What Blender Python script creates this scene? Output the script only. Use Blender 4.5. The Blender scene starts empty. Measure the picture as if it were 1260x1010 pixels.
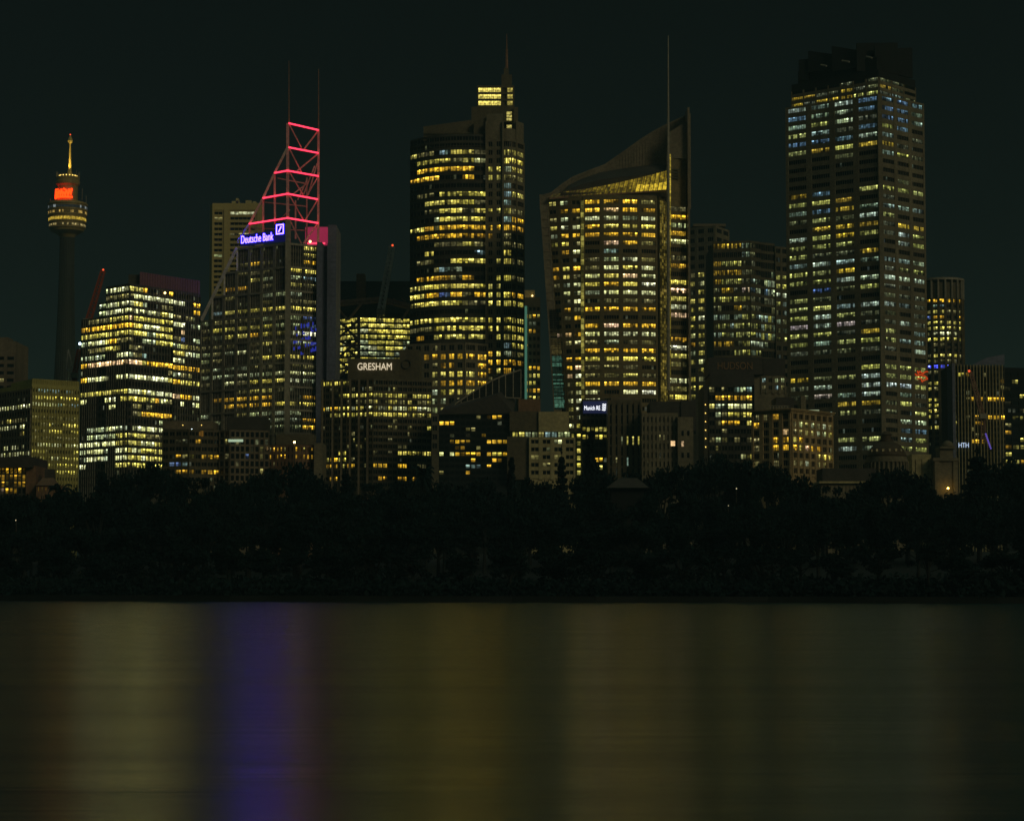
import bpy, math, random
from mathutils import Vector, Matrix, noise
random.seed(7)
sc = bpy.context.scene
COL = sc.collection
RND = random.Random(11)
# ------------------------------------------------------------------ camera model
FP, CX, CY, HY, CAMZ = 2800.0, 630.0, 505.0, 715.0, 4.0      # focal length and centre in photo pixels, horizon row, eye height
PIT = math.atan((HY - CY) / FP)
CP, SP = math.cos(PIT), math.sin(PIT)
def at(px, py, Y):
    u = (CY - py) / FP
    t = Y / (CP - u * SP)
    return Vector(((px - CX) / FP * t, Y, CAMZ + (SP + u * CP) * t))
def X(px, Y, py=330): return at(px, py, Y).x
def Z(py, Y): return at(CX, py, Y).z
def P2(px, Y, py=330): return (X(px, Y, py), Y)
cam = bpy.data.objects.new('camera', bpy.data.cameras.new('camera'))
COL.objects.link(cam)
cam.location = (0, 0, CAMZ)
cam.rotation_euler = (math.pi / 2 + PIT, 0, 0)
cam.data.sensor_width = 36
cam.data.lens = FP / 1260 * 36
cam.data.clip_start = 1
cam.data.clip_end = 30000
sc.camera = cam

# ------------------------------------------------------------------ materials
MATS = {}
def newmat(name):
    m = bpy.data.materials.new(name); m.use_nodes = True
    nt = m.node_tree
    return m, nt, nt.nodes, nt.links, nt.nodes['Principled BSDF']
def wall_mat(name, col, rough=0.75, var=0.35, scale=0.12, metallic=0.0):
    if name in MATS: return MATS[name]
    m, nt, N, L, b = newmat(name)
    tc = N.new('ShaderNodeTexCoord')
    mp = N.new('ShaderNodeMapping'); mp.inputs['Scale'].default_value = (scale, scale, scale * 0.35)
    nz = N.new('ShaderNodeTexNoise'); nz.inputs['Scale'].default_value = 1.0; nz.inputs['Detail'].default_value = 6
    n2 = N.new('ShaderNodeTexNoise'); n2.inputs['Scale'].default_value = 0.9; n2.inputs['Detail'].default_value = 3
    ad = N.new('ShaderNodeMath'); ad.operation = 'MULTIPLY'
    mr = N.new('ShaderNodeMapRange')
    mr.inputs['From Min'].default_value = 0.1; mr.inputs['From Max'].default_value = 0.4
    mr.inputs['To Min'].default_value = 1 - var; mr.inputs['To Max'].default_value = 1 + var
    mx = N.new('ShaderNodeMix'); mx.data_type = 'RGBA'; mx.blend_type = 'MULTIPLY'; mx.inputs['Factor'].default_value = 1
    mx.inputs['A'].default_value = (*col, 1)
    L.new(tc.outputs['Object'], mp.inputs['Vector']); L.new(mp.outputs['Vector'], nz.inputs['Vector'])
    L.new(tc.outputs['Object'], n2.inputs['Vector'])
    L.new(nz.outputs['Fac'], ad.inputs[0]); L.new(n2.outputs['Fac'], ad.inputs[1])
    L.new(ad.outputs[0], mr.inputs['Value'])
    L.new(mr.outputs['Result'], mx.inputs['B']); L.new(mx.outputs['Result'], b.inputs['Base Color'])
    b.inputs['Roughness'].default_value = rough; b.inputs['Metallic'].default_value = metallic
    MATS[name] = m
    return m
def glow_mat(name, col, s):
    if name in MATS: return MATS[name]
    m, nt, N, L, b = newmat(name)
    b.inputs['Base Color'].default_value = (0.02, 0.02, 0.02, 1)
    b.inputs['Emission Color'].default_value = (*col, 1); b.inputs['Emission Strength'].default_value = s
    MATS[name] = m
    return m
def glass_mat():
    m, nt, N, L, b = newmat('window_glass')
    a = N.new('ShaderNodeAttribute'); a.attribute_name = 'glow'
    tc = N.new('ShaderNodeTexCoord')
    nz = N.new('ShaderNodeTexNoise'); nz.inputs['Scale'].default_value = 0.9; nz.inputs['Detail'].default_value = 4
    mr = N.new('ShaderNodeMapRange'); mr.inputs['From Min'].default_value = 0.35; mr.inputs['From Max'].default_value = 0.65
    mr.inputs['To Min'].default_value = 0.4; mr.inputs['To Max'].default_value = 1.6
    L.new(tc.outputs['Object'], nz.inputs['Vector']); L.new(nz.outputs['Fac'], mr.inputs['Value'])
    L.new(a.outputs['Color'], b.inputs['Emission Color']); L.new(mr.outputs['Result'], b.inputs['Emission Strength'])
    b.inputs['Base Color'].default_value = (0.012, 0.016, 0.017, 1); b.inputs['Roughness'].default_value = 0.12
    m.cycles.emission_sampling = 'NONE'
    return m
GLASS = glass_mat()
M = dict(
    concrete=wall_mat('brown_concrete', (0.20, 0.165, 0.105)),
    darkconc=wall_mat('dark_concrete', (0.125, 0.108, 0.062)), goldwall=wall_mat('olive_brown_panel', (0.20, 0.16, 0.075)), truss=wall_mat('pale_rust_steel', (0.45, 0.27, 0.18)),
    palecon=wall_mat('pale_concrete', (0.50, 0.44, 0.22)),
    cream=wall_mat('cream_stone', (0.50, 0.37, 0.18)),
    goldpan=wall_mat('pale_gold_panel', (0.60, 0.50, 0.19), var=0.12),
    olive=wall_mat('olive_panel', (0.50, 0.46, 0.14), var=0.2),
    granite=wall_mat('brown_granite', (0.22, 0.195, 0.125)), shaftcon=wall_mat('dark_tower_concrete', (.055, .062, .045)),
    black=wall_mat('black_frame', (0.072, 0.070, 0.050), rough=0.8), matte=wall_mat('matte_black_cladding', (0.012, 0.014, 0.014), rough=1.0), navy=wall_mat('dark_blue_cladding', (0.04, 0.065, 0.07), rough=.9),
    darkglass=wall_mat('dark_glass_skin', (0.028, 0.032, 0.03), rough=0.25),
    steel=wall_mat('grey_steel', (0.33, 0.31, 0.24), rough=0.5),
    bluegrey=wall_mat('blue_grey_panel', (0.15, 0.17, 0.25), rough=0.6),
    purple=wall_mat('dull_purple_cladding', (0.21, 0.105, 0.125), var=0.2),
    brick=wall_mat('red_brown_brick', (0.22, 0.13, 0.07)),
    rust=wall_mat('rust_brown_steel', (0.30, 0.17, 0.11), rough=0.6),
    redsteel=wall_mat('red_painted_steel', (0.40, 0.09, 0.04), rough=0.5),
    whitesteel=wall_mat('white_painted_steel', (0.8, 0.78, 0.7), rough=0.5),
    sailglass=wall_mat('fritted_sail_glass', (0.27, 0.23, 0.16), rough=0.3),
    gold=wall_mat('gold_turret_panel', (0.44, 0.33, 0.11), rough=0.45),
    roofdark=wall_mat('dark_roof', (0.06, 0.055, 0.045)),
    copper=wall_mat('dark_copper_roof', (0.10, 0.075, 0.04)),
    lampwarm=glow_mat('warm_lamp', (1.0, 0.66, 0.24), 5),
    lampwhite=glow_mat('cool_white_lamp', (0.65, 0.85, 1.0), 8),
    lampred=glow_mat('red_beacon', (1.0, 0.10, 0.03), 1.6),
    lampgold=glow_mat('gold_lamp', (1.0, 0.66, 0.14), 2.5),
    neon=glow_mat('pink_neon', (1.0, 0.04, 0.09), 2.6),
    signblue=glow_mat('blue_sign_face', (0.03, 0.025, 0.5), 0.09),
    signletter=glow_mat('blue_white_letters', (0.042, 0.027, 1.0), 30.0),
    signwhite=glow_mat('white_letters', (0.9, 0.93, 1.0), 1.9),
    signwarm=glow_mat('warm_white_letters', (0.95, 0.80, 0.55), 0.9),
    signred=glow_mat('orange_red_neon', (1.0, 0.035, 0.002), 4.2),
    signdark=wall_mat('dull_bronze_letters', (0.34, 0.21, 0.10)),
    teal=glow_mat('teal_light_strip', (0.10, 0.30, 0.20), 0.5),
    violet=glow_mat('violet_lamp', (0.16, 0.10, .6), .8), pinklightsteel=wall_mat('neon_light_painted_steel', (0.85, 0.40, 0.42), rough=.5),
    bark=wall_mat('bark', (0.006, 0.01, 0.009)),
)
def leaf_mat(name, col):
    m, nt, N, L, b = newmat(name)
    tc = N.new('ShaderNodeTexCoord')
    nz = N.new('ShaderNodeTexNoise'); nz.inputs['Scale'].default_value = 0.35; nz.inputs['Detail'].default_value = 3
    cr = N.new('ShaderNodeValToRGB')
    cr.color_ramp.elements[0].position = 0.3; cr.color_ramp.elements[1].position = 0.7
    cr.color_ramp.elements[0].color = (col[0] * .5, col[1] * .55, col[2] * .6, 1); cr.color_ramp.elements[1].color = (*[c * 1.3 for c in col], 1)
    L.new(tc.outputs['Object'], nz.inputs['Vector']); L.new(nz.outputs['Fac'], cr.inputs['Fac']); L.new(cr.outputs['Color'], b.inputs['Base Color'])
    b.inputs['Roughness'].default_value = 0.8
    b.inputs['Specular IOR Level'].default_value = 0.2
    return m
M['leaf'] = leaf_mat('dark_leaves', (0.005, 0.020, 0.020))
M['needle'] = leaf_mat('dark_needles', (0.0045, 0.018, 0.019))

# ------------------------------------------------------------------ mesh builder
class MB:
    def __init__(s): s.v = []; s.f = []; s.g = []
    def poly(s, pts, glow=None):
        i = len(s.v); s.v += [tuple(p) for p in pts]; s.f.append(tuple(range(i, i + len(pts)))); s.g.append(glow)
    def hexa(s, a):              # 8 corners: 0-3 bottom loop, 4-7 top loop
        i = len(s.v); s.v += [tuple(p) for p in a]
        for q in ((3, 2, 1, 0), (4, 5, 6, 7), (0, 1, 5, 4), (1, 2, 6, 5), (2, 3, 7, 6), (3, 0, 4, 7)):
            s.f.append(tuple(i + k for k in q)); s.g.append(None)
    def box(s, x0, x1, y0, y1, z0, z1):
        s.hexa([(x0, y0, z0), (x1, y0, z0), (x1, y1, z0), (x0, y1, z0), (x0, y0, z1), (x1, y0, z1), (x1, y1, z1), (x0, y1, z1)])
    def prism(s, poly, z0, z1, top=None):
        n = len(poly); i = len(s.v); tp = top or poly
        f1 = z1 if callable(z1) else (lambda p: z1)
        s.v += [(p[0], p[1], z0) for p in poly] + [(p[0], p[1], f1(p)) for p in tp]
        s.f.append(tuple(i + k for k in reversed(range(n)))); s.f.append(tuple(i + n + k for k in range(n)))
        for k in range(n):
            s.f.append((i + k, i + (k + 1) % n, i + n + (k + 1) % n, i + n + k))
        s.g += [None] * (n + 2)
    def tube(s, p0, p1, r0, r1=None, n=6):
        r1 = r0 if r1 is None else r1
        p0, p1 = Vector(p0), Vector(p1); d = (p1 - p0)
        if d.length < 1e-6: return
        d.normalize(); a = d.orthogonal().normalized(); b = d.cross(a); i = len(s.v)
        for p, r in ((p0, r0), (p1, r1)):
            for k in range(n):
                t = 2 * math.pi * k / n; s.v.append(tuple(p + (a * math.cos(t) + b * math.sin(t)) * r))
        for k in range(n): s.f.append((i + k, i + (k + 1) % n, i + n + (k + 1) % n, i + n + k))
        s.f.append(tuple(i + k for k in reversed(range(n)))); s.f.append(tuple(i + n + k for k in range(n)))
        s.g += [None] * (n + 2)
    def bar(s, p0, p1, w, h=None):     # square bar, h = depth
        s.tube(p0, p1, w * 0.7, w * 0.7, 4)
    def lathe(s, c, prof, n=32):
        i = len(s.v)
        for (r, z) in prof:
            for k in range(n):
                t = 2 * math.pi * k / n; s.v.append((c[0] + r * math.cos(t), c[1] + r * math.sin(t), z))
        m = len(prof)
        for j in range(m - 1):
            for k in range(n):
                s.f.append((i + j * n + k, i + j * n + (k + 1) % n, i + (j + 1) * n + (k + 1) % n, i + (j + 1) * n + k)); s.g.append(None)
        s.f.append(tuple(i + k for k in reversed(range(n)))); s.f.append(tuple(i + (m - 1) * n + k for k in range(n))); s.g += [None, None]
    def ball(s, c, r, n=8):
        s.lathe(c, [(r * math.sin(math.pi * j / n) + .002, c[2] - r * math.cos(math.pi * j / n)) for j in range(n + 1)], n)
    def build(s, name, mat, parent=None, org=(0, 0, 0), smooth=False):
        me = bpy.data.meshes.new(name)
        ox, oy, oz = org
        me.from_pydata([(x - ox, y - oy, z - oz) for x, y, z in s.v], [], s.f)
        me.materials.append(mat)
        if any(g is not None for g in s.g):
            at_ = me.attributes.new('glow', 'FLOAT_COLOR', 'FACE')
            flat = []
            for g in s.g: flat += [*(g or (0, 0, 0)), 1.0]
            at_.data.foreach_set('color', flat)
        if smooth: me.polygons.foreach_set('use_smooth', [True] * len(me.polygons))
        me.update()
        o = bpy.data.objects.new(name, me); COL.objects.link(o)
        if parent: o.parent = parent
        return o
def tag(o, label=None, cat=None, group=None, kind=None):
    for k, v in (('label', label), ('category', cat), ('group', group), ('kind', kind)):
        if v: o[k] = v
    return o
def empty(name, loc, label=None, cat=None, group=None):
    o = bpy.data.objects.new(name, None); COL.objects.link(o); o.location = loc; o.empty_display_size = 2
    return tag(o, label, cat, group)
def text(name, body, pos, xdir, height, mat, parent, org, depth=0.15, width=None, align='LEFT'):
    c = bpy.data.curves.new(name, 'FONT'); c.body = body; c.size = 1.0; c.extrude = 0.0; c.align_x = align
    o = bpy.data.objects.new(name, c)
    COL.objects.link(o)
    dg = bpy.context.evaluated_depsgraph_get()
    me = bpy.data.meshes.new_from_object(o.evaluated_get(dg))
    bpy.data.objects.remove(o)
    xs = [v.co.x for v in me.vertices]; ys = [v.co.y for v in me.vertices]
    x0, x1, y0, y1 = min(xs), max(xs), min(ys), max(ys)
    sx = (width / (x1 - x0)) if width else height / (y1 - y0); sy = height / (y1 - y0)
    xd = Vector((xdir[0], xdir[1], 0)).normalized(); up = Vector((0, 0, 1)); n = xd.cross(up)
    mb = MB(); k = len(me.vertices)
    def w(v, off): return Vector(pos) + xd * ((v.co.x - x0) * sx) + up * ((v.co.y - y0) * sy) + n * off
    mb.v = [tuple(w(v, depth)) for v in me.vertices] + [tuple(w(v, 0.02)) for v in me.vertices]
    for p in me.polygons: mb.f.append(tuple(p.vertices)); mb.g.append(None)
    from collections import Counter
    ec = Counter()
    for p in me.polygons:
        vs = list(p.vertices)
        for a, b in zip(vs, vs[1:] + vs[:1]): ec[(a, b)] += 1
    for (a, b) in list(ec):
        if (b, a) not in ec: mb.f.append((b, a, a + k, b + k)); mb.g.append(None)
    return mb.build(name, mat, parent, org)

# ------------------------------------------------------------------ facades
PAL = {'y': (.42, .37, .07), 'Y': (.74, .62, .105), 'o': (.40, .22, .016), 'O': (.80, .46, .03), 'w': (.55, .57, .27), 'W': (.95, .95, .55), 'V': (.12, .15, 1.3),
       'g': (.23, .27, .14), 'd': (.10, .09, .032), 'b': (.13, .20, .19), 'B': (.07, .11, .24), 'p': (.52, .35, .19), 'P': (.85, .55, .27), '|': (.2, .2, .12)}
GAIN = 1.32
class Face:
    """a wall seen left to right; pts at the bottom, optional leaning top points"""
    def __init__(s, pts, top=None, zb=0, zt=1):
        s.b = [Vector((p[0], p[1], 0)) for p in pts]; s.t = [Vector((p[0], p[1], 0)) for p in (top or pts)]
        s.zb, s.zt = zb, zt; s.curved = len(pts) > 2
        s.cum = [0]
        for a, b in zip(s.b, s.b[1:]): s.cum.append(s.cum[-1] + (b - a).length)
        s.len = s.cum[-1]
    def _ev(s, L, u):
        d = max(0, min(1, u)) * s.len
        for i in range(len(s.cum) - 1):
            if d <= s.cum[i + 1] + 1e-9: break
        k = (d - s.cum[i]) / (s.cum[i + 1] - s.cum[i]); return L[i].lerp(L[i + 1], k), L[i + 1] - L[i]
    def pos(s, u, z, off=0):
        a, d = s._ev(s.b, u); e, _ = s._ev(s.t, u)
        k = (z - s.zb) / (s.zt - s.zb)
        p = a.lerp(e, k) if s.t is not s.b else a
        if s.curved:
            _, d0 = s._ev(s.b, max(0, u - .02)); _, d1 = s._ev(s.b, min(1, u + .02)); d = d0.normalized() + d1.normalized()
        n = Vector((d.y, -d.x, 0)).normalized()
        p = p + n * off; return Vector((p.x, p.y, z))
    def slab(s, mb, u0, u1, z0, z1, off, n=1, inn=0.0):
        for i in range(n):
            a, b = u0 + (u1 - u0) * i / n, u0 + (u1 - u0) * (i + 1) / n
            mb.hexa([s.pos(a, z0, off), s.pos(b, z0, off), s.pos(b, z0, inn - .2), s.pos(a, z0, inn - .2),
                     s.pos(a, z1, off), s.pos(b, z1, off), s.pos(b, z1, inn - .2), s.pos(a, z1, inn - .2)])
def win_mesh(F, u0, u1, za, zb, ch, pane, gap, gain=1.0, dark=.13, tintc=(1, 1, 1)):
    mb = MB(); w = F.len * (u1 - u0); n = max(1, round(w / pane)); du = (u1 - u0) / n; g = gap / F.len / 2
    R = RND; base = PAL.get(ch); lit = 0
    mode = R.choice('ocbbc') if base else '.'
    k0 = R.uniform(.75, 1.15)
    tint = R.uniform(-.10, .10)
    s1 = za + (zb - za) * R.uniform(.28, .45); s2 = za + (zb - za) * R.uniform(.62, .8)
    for i in range(n):
        a, b = u0 + du * i + g, u0 + du * (i + 1) - g
        if ch == '|': k = k0 * (2.2 if R.random() < .25 else 0.03)
        elif base: k = k0 * (R.uniform(.03, .3) if R.random() < dark else R.uniform(.55, 1.35))
        else:
            k = 0; base_ = (.1, .11, .06)
            if R.random() < .03: k = R.uniform(.2, 1.0)
        c = base or base_
        t = tint + R.uniform(-.05, .05)
        c = (c[0] * (1 - t * .3), c[1] * (1 - t * .2), c[2] * (1 + t * 2.0))
        if mode == 'o': fs = (R.uniform(.6, 1), R.uniform(.7, 1.1), R.uniform(.9, 1.45))
        elif mode == 'c': fs = (R.choice((.05, .1, .2, .5, .9)), R.choice((.25, .6, .9, 1.1)), R.uniform(.9, 1.6))
        else:
            h = R.random(); fs = (R.uniform(.25, 1), R.uniform(.4, .85) if h < .6 else 1.0, R.uniform(.5, .8) if h < .85 else 1.4)
        lit += k
        if base: fs = (fs[0], fs[1], fs[2] * R.choice((.8, 1, 1.2, 2.2, 3.8)))
        for (q0, q1), f in zip(((za, s1), (s1, s2), (s2, zb)), fs):
            kk = k * f * GAIN * gain
            mb.poly([F.pos(a, q0, .05), F.pos(b, q0, .05), F.pos(b, q1, .05), F.pos(a, q1, .05)], (c[0] * kk * tintc[0], c[1] * kk * tintc[1], c[2] * kk * tintc[2]))
    return mb, (zb - za) * w * (.2 + (sum(base) * lit / n if base else 0.02))
class Bld:
    def __init__(s, name, label, px, Y, cat='building', zg=13.0, gain=1.0, dark=.15):
        s.gain, s.dark, s.tint = gain, dark, (1, 1, 1)
        s.org = (X(px, Y), Y, zg); s.Y = Y
        s.root = empty(name, s.org, label, cat)
        s.wall = MB(); s.wins = []; s.zg = zg
    def facade(s, F, z1, fh, rows, nb, sp=.42, pier=.5, so=.3, po=.42, pane=1.35, gap=.22, every=1, base=None, ends=True):
        """rows: one string per storey from the top; each bay takes the letter at its place along the string"""
        ns = 1 if not F.curved else max(8, nb)
        n = len(rows)
        for r in range(n):
            zb = z1 - (r + 1) * fh
            F.slab(s.wall, 0, 1, zb, zb + sp * fh, so, ns)
        if ends: F.slab(s.wall, 0, 1, z1, z1 + .25 * fh, so, ns)
        pw = pier / F.len / 2; zb = z1 - n * fh
        for i in range(0, nb + 1):
            if i % every == 0 or i == nb:
                F.slab(s.wall, max(0, i / nb - pw), min(1, i / nb + pw), zb - .5, z1 + (.25 * fh if ends else 0) - .02, po)
        for r, row in enumerate(rows):
            if not row: row = '.'
            zb = z1 - (r + 1) * fh
            for i in range(nb):
                ch = row[min(len(row) - 1, int((i + .5) * len(row) / nb))]
                if ch == ' ': continue
                s.wins.append(win_mesh(F, i / nb + pw, (i + 1) / nb - pw, zb + sp * fh, zb + fh - .03, ch, pane, gap, s.gain, s.dark, s.tint))
    def part(s, name, mb, mat, parent=None, smooth=False): return mb.build(name, mat, parent or s.root, s.org, smooth)
    def finish(s, mat, cap=100):
        if s.wall.v: s.part('wall', s.wall, mat)
        s.wins.sort(key=lambda t: -t[1])
        for mb, _ in s.wins[:cap]: s.part('window', mb, GLASS)
        rest = MB()
        for mb, _ in s.wins[cap:]:
            i = len(rest.v); rest.v += mb.v; rest.f += [tuple(i + k for k in f) for f in mb.f]; rest.g += mb.g
        if rest.v: tag(s.part('windows', rest, GLASS), kind='stuff')
def foot(l, c, r):
    l, c, r = P2(*l), P2(*c), P2(*r)
    return [l, c, r, (l[0] + r[0] - c[0], l[1] + r[1] - c[1])]
def split(rows, k): return [(r.split('|') + [''] * 9)[k] for r in rows]
def bow(a, b, depth, n=10):
    """arc from a to b bulging toward the camera"""
    a, b = Vector(a), Vector(b); d = b - a; nn = Vector((d.y, -d.x)).normalized()
    return [tuple(a + d * (i / n) + nn * depth * 4 * (i / n) * (1 - i / n)) for i in range(n + 1)]
# ================================================================== CITY
# ---- tall corner tower on the right, with the finned crown
def tower_finned():
    b = Bld('skyscraper', 'tall square tower with dark finned crown, tallest building of the skyline', 1085, 900, gain=.55, dark=.25); b.tint = (.80, 1.0, 1.5)
    c, l, r = (1085, 900), (968.5, 928), (1139, 920)
    fp = foot(l, c, r); zt = Z(118, 900); fh = (Z(118, 900) - Z(558.8, 900)) / 40
    b.wall.prism(fp, 10, zt)
    rows = ['wgwb|bbb', 'bgwb|bbg', 'gywd|bbg', 'ygdb|yb.', 'bbbw|g.d', 'yoYO|Od.', '..d.|gYd', '....|...', '....|...', '....|.d.',
            'ob.Y|Yyy', 'yYo.|d..', 'gbOg|ggg', 'dydw|y..', '.OOo|dOO', 'wyOY|dwy', 'yyy.|.wy', 'ydO||d..', 'gwgg|ggw', 'YyO.|dyy',
            'yyww|www', '.Bdy|dd.', 'yd..|ddd', 'yYgw|wgd', 'ywyd|d.d', 'pwpd|dwd', 'YYdO|Y.g', 'ygyy|ygg', 'dddd|d.w', '....|...',
            '...Y|yyy', 'Odyw|yyy', 'dw.W|WWY', 'dpgw|.gd', '..Oo|dYd', '.gyd|d.Y', '....|.ww', '....|.bb', '..yy|.gy', '..ww|.yy', '....|...', '....|...']
    FL = Face([fp[0], fp[1]]); FR = Face([fp[1], fp[2]])
    b.facade(FL, zt, fh, split(rows, 0), 4, sp=.53, pier=2.6, so=.25, po=.35, pane=1.05)
    b.facade(FR, zt, fh, split(rows, 1), 3, sp=.53, pier=2.2, so=.25, po=.35, pane=1.05)
    cx, cy = b.org[0], b.org[1]
    b.wall.box(fp[1][0] - .9, fp[1][0] + .9, fp[1][1] - .5, fp[1][1] + .8, 10, zt + .5)
    # crown
    cr = MB()
    def inset(px0, pxc, px1, d, z0, z1):
        q = foot((px0, l[1] + d), (pxc, c[1] + d), (px1, r[1] + d)); cr.prism(q, z0, z1); return q
    q = inset(976, 1084, 1129, 2, zt, Z(88, 905))
    zc = Z(88, 905)
    rowsc = ['....d.d|dd.', 'ooddOdd|od.', 'OdOOoYy|dgd']
    fr2 = []
    for F, k, nb in ((Face([q[0], q[1]]), 0, 7), (Face([q[1], q[2]]), 1, 3)):
        bb = b.facade(F, zc - 3, (zc - 3 - zt) / 3, split(rowsc, k), nb, sp=.5, pier=.6, so=.3, po=.4, pane=.9, ends=False)
    q2 = foot((984, 932), (1082, 905), (1122, 925))
    cr.prism(q2, zc, Z(70, 905))
    ztop = Z(62, 905)
    # upright fins: thin tapering blades standing on the crown
    def fin(px0, px1, Y0, Y1, ya, yb, ylow):
        a, d = P2(px0, Y0, 80), P2(px1, Y1, 80); zl = Z(ylow, Y0)
        n = Vector((d[1] - a[1], -(d[0] - a[0]))).normalized() * .35
        cr.hexa([(a[0] + n.x, a[1] + n.y, zl), (d[0] + n.x, d[1] + n.y, zl), (d[0] - n.x, d[1] - n.y, zl), (a[0] - n.x, a[1] - n.y, zl),
                 (a[0] + n.x, a[1] + n.y, Z(ya, Y0)), (d[0] + n.x, d[1] + n.y, Z(yb, Y1)), (d[0] - n.x, d[1] - n.y, Z(yb, Y1)), (a[0] - n.x, a[1] - n.y, Z(ya, Y0))])
    for i in range(3):
        Y0 = 906 + i * 9
        fin(983, 996, Y0 + 22, Y0 + 20, 74, 73, 100); fin(995, 1025, Y0 + 19, Y0 + 12, 63, 67, 90)
        fin(1024, 1055, Y0 + 10, Y0 + 4, 57, 62, 88); fin(1054, 1104, Y0 + 2, Y0 + 8, 53.5, 53, 88); fin(1076, 1104, Y0, Y0 + 8, 57, 53, 88)
        fin(1103, 1122, Y0 + 8, Y0 + 15, 60, 59, 92)
    b.part('crown', cr, M['matte'])
    mb = MB()
    for (x0, x1, py) in ((1010, 1017, 80), (1036, 1045, 75), (1066, 1073, 70)):
        p, q_ = at(x0, py, 902), at(x1, py + 1.5, 899); mb.tube(p, q_, .35)
    b.part('roof_rail', mb, M['steel'])
    # orange lit logo at the right edge
    sg = MB()
    Rs = random.Random(8)
    for row in range(3):                     # three lines of loose script strokes
        u = .70 + .05 * (row != 1); last = None
        while u < .99:
            p = FR.pos(u, Z(468 - row * 4.6 + Rs.uniform(-2.2, 2.2), 918), .6)
            if last is not None: sg.tube(last, p, .24, n=5)
            last = p; u += Rs.uniform(.018, .045)
    b.part('sign', sg, glow_mat('dim_orange_neon', (1.0, .09, .012), .55))
    b.finish(M['granite'])
tower_finned()

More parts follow.
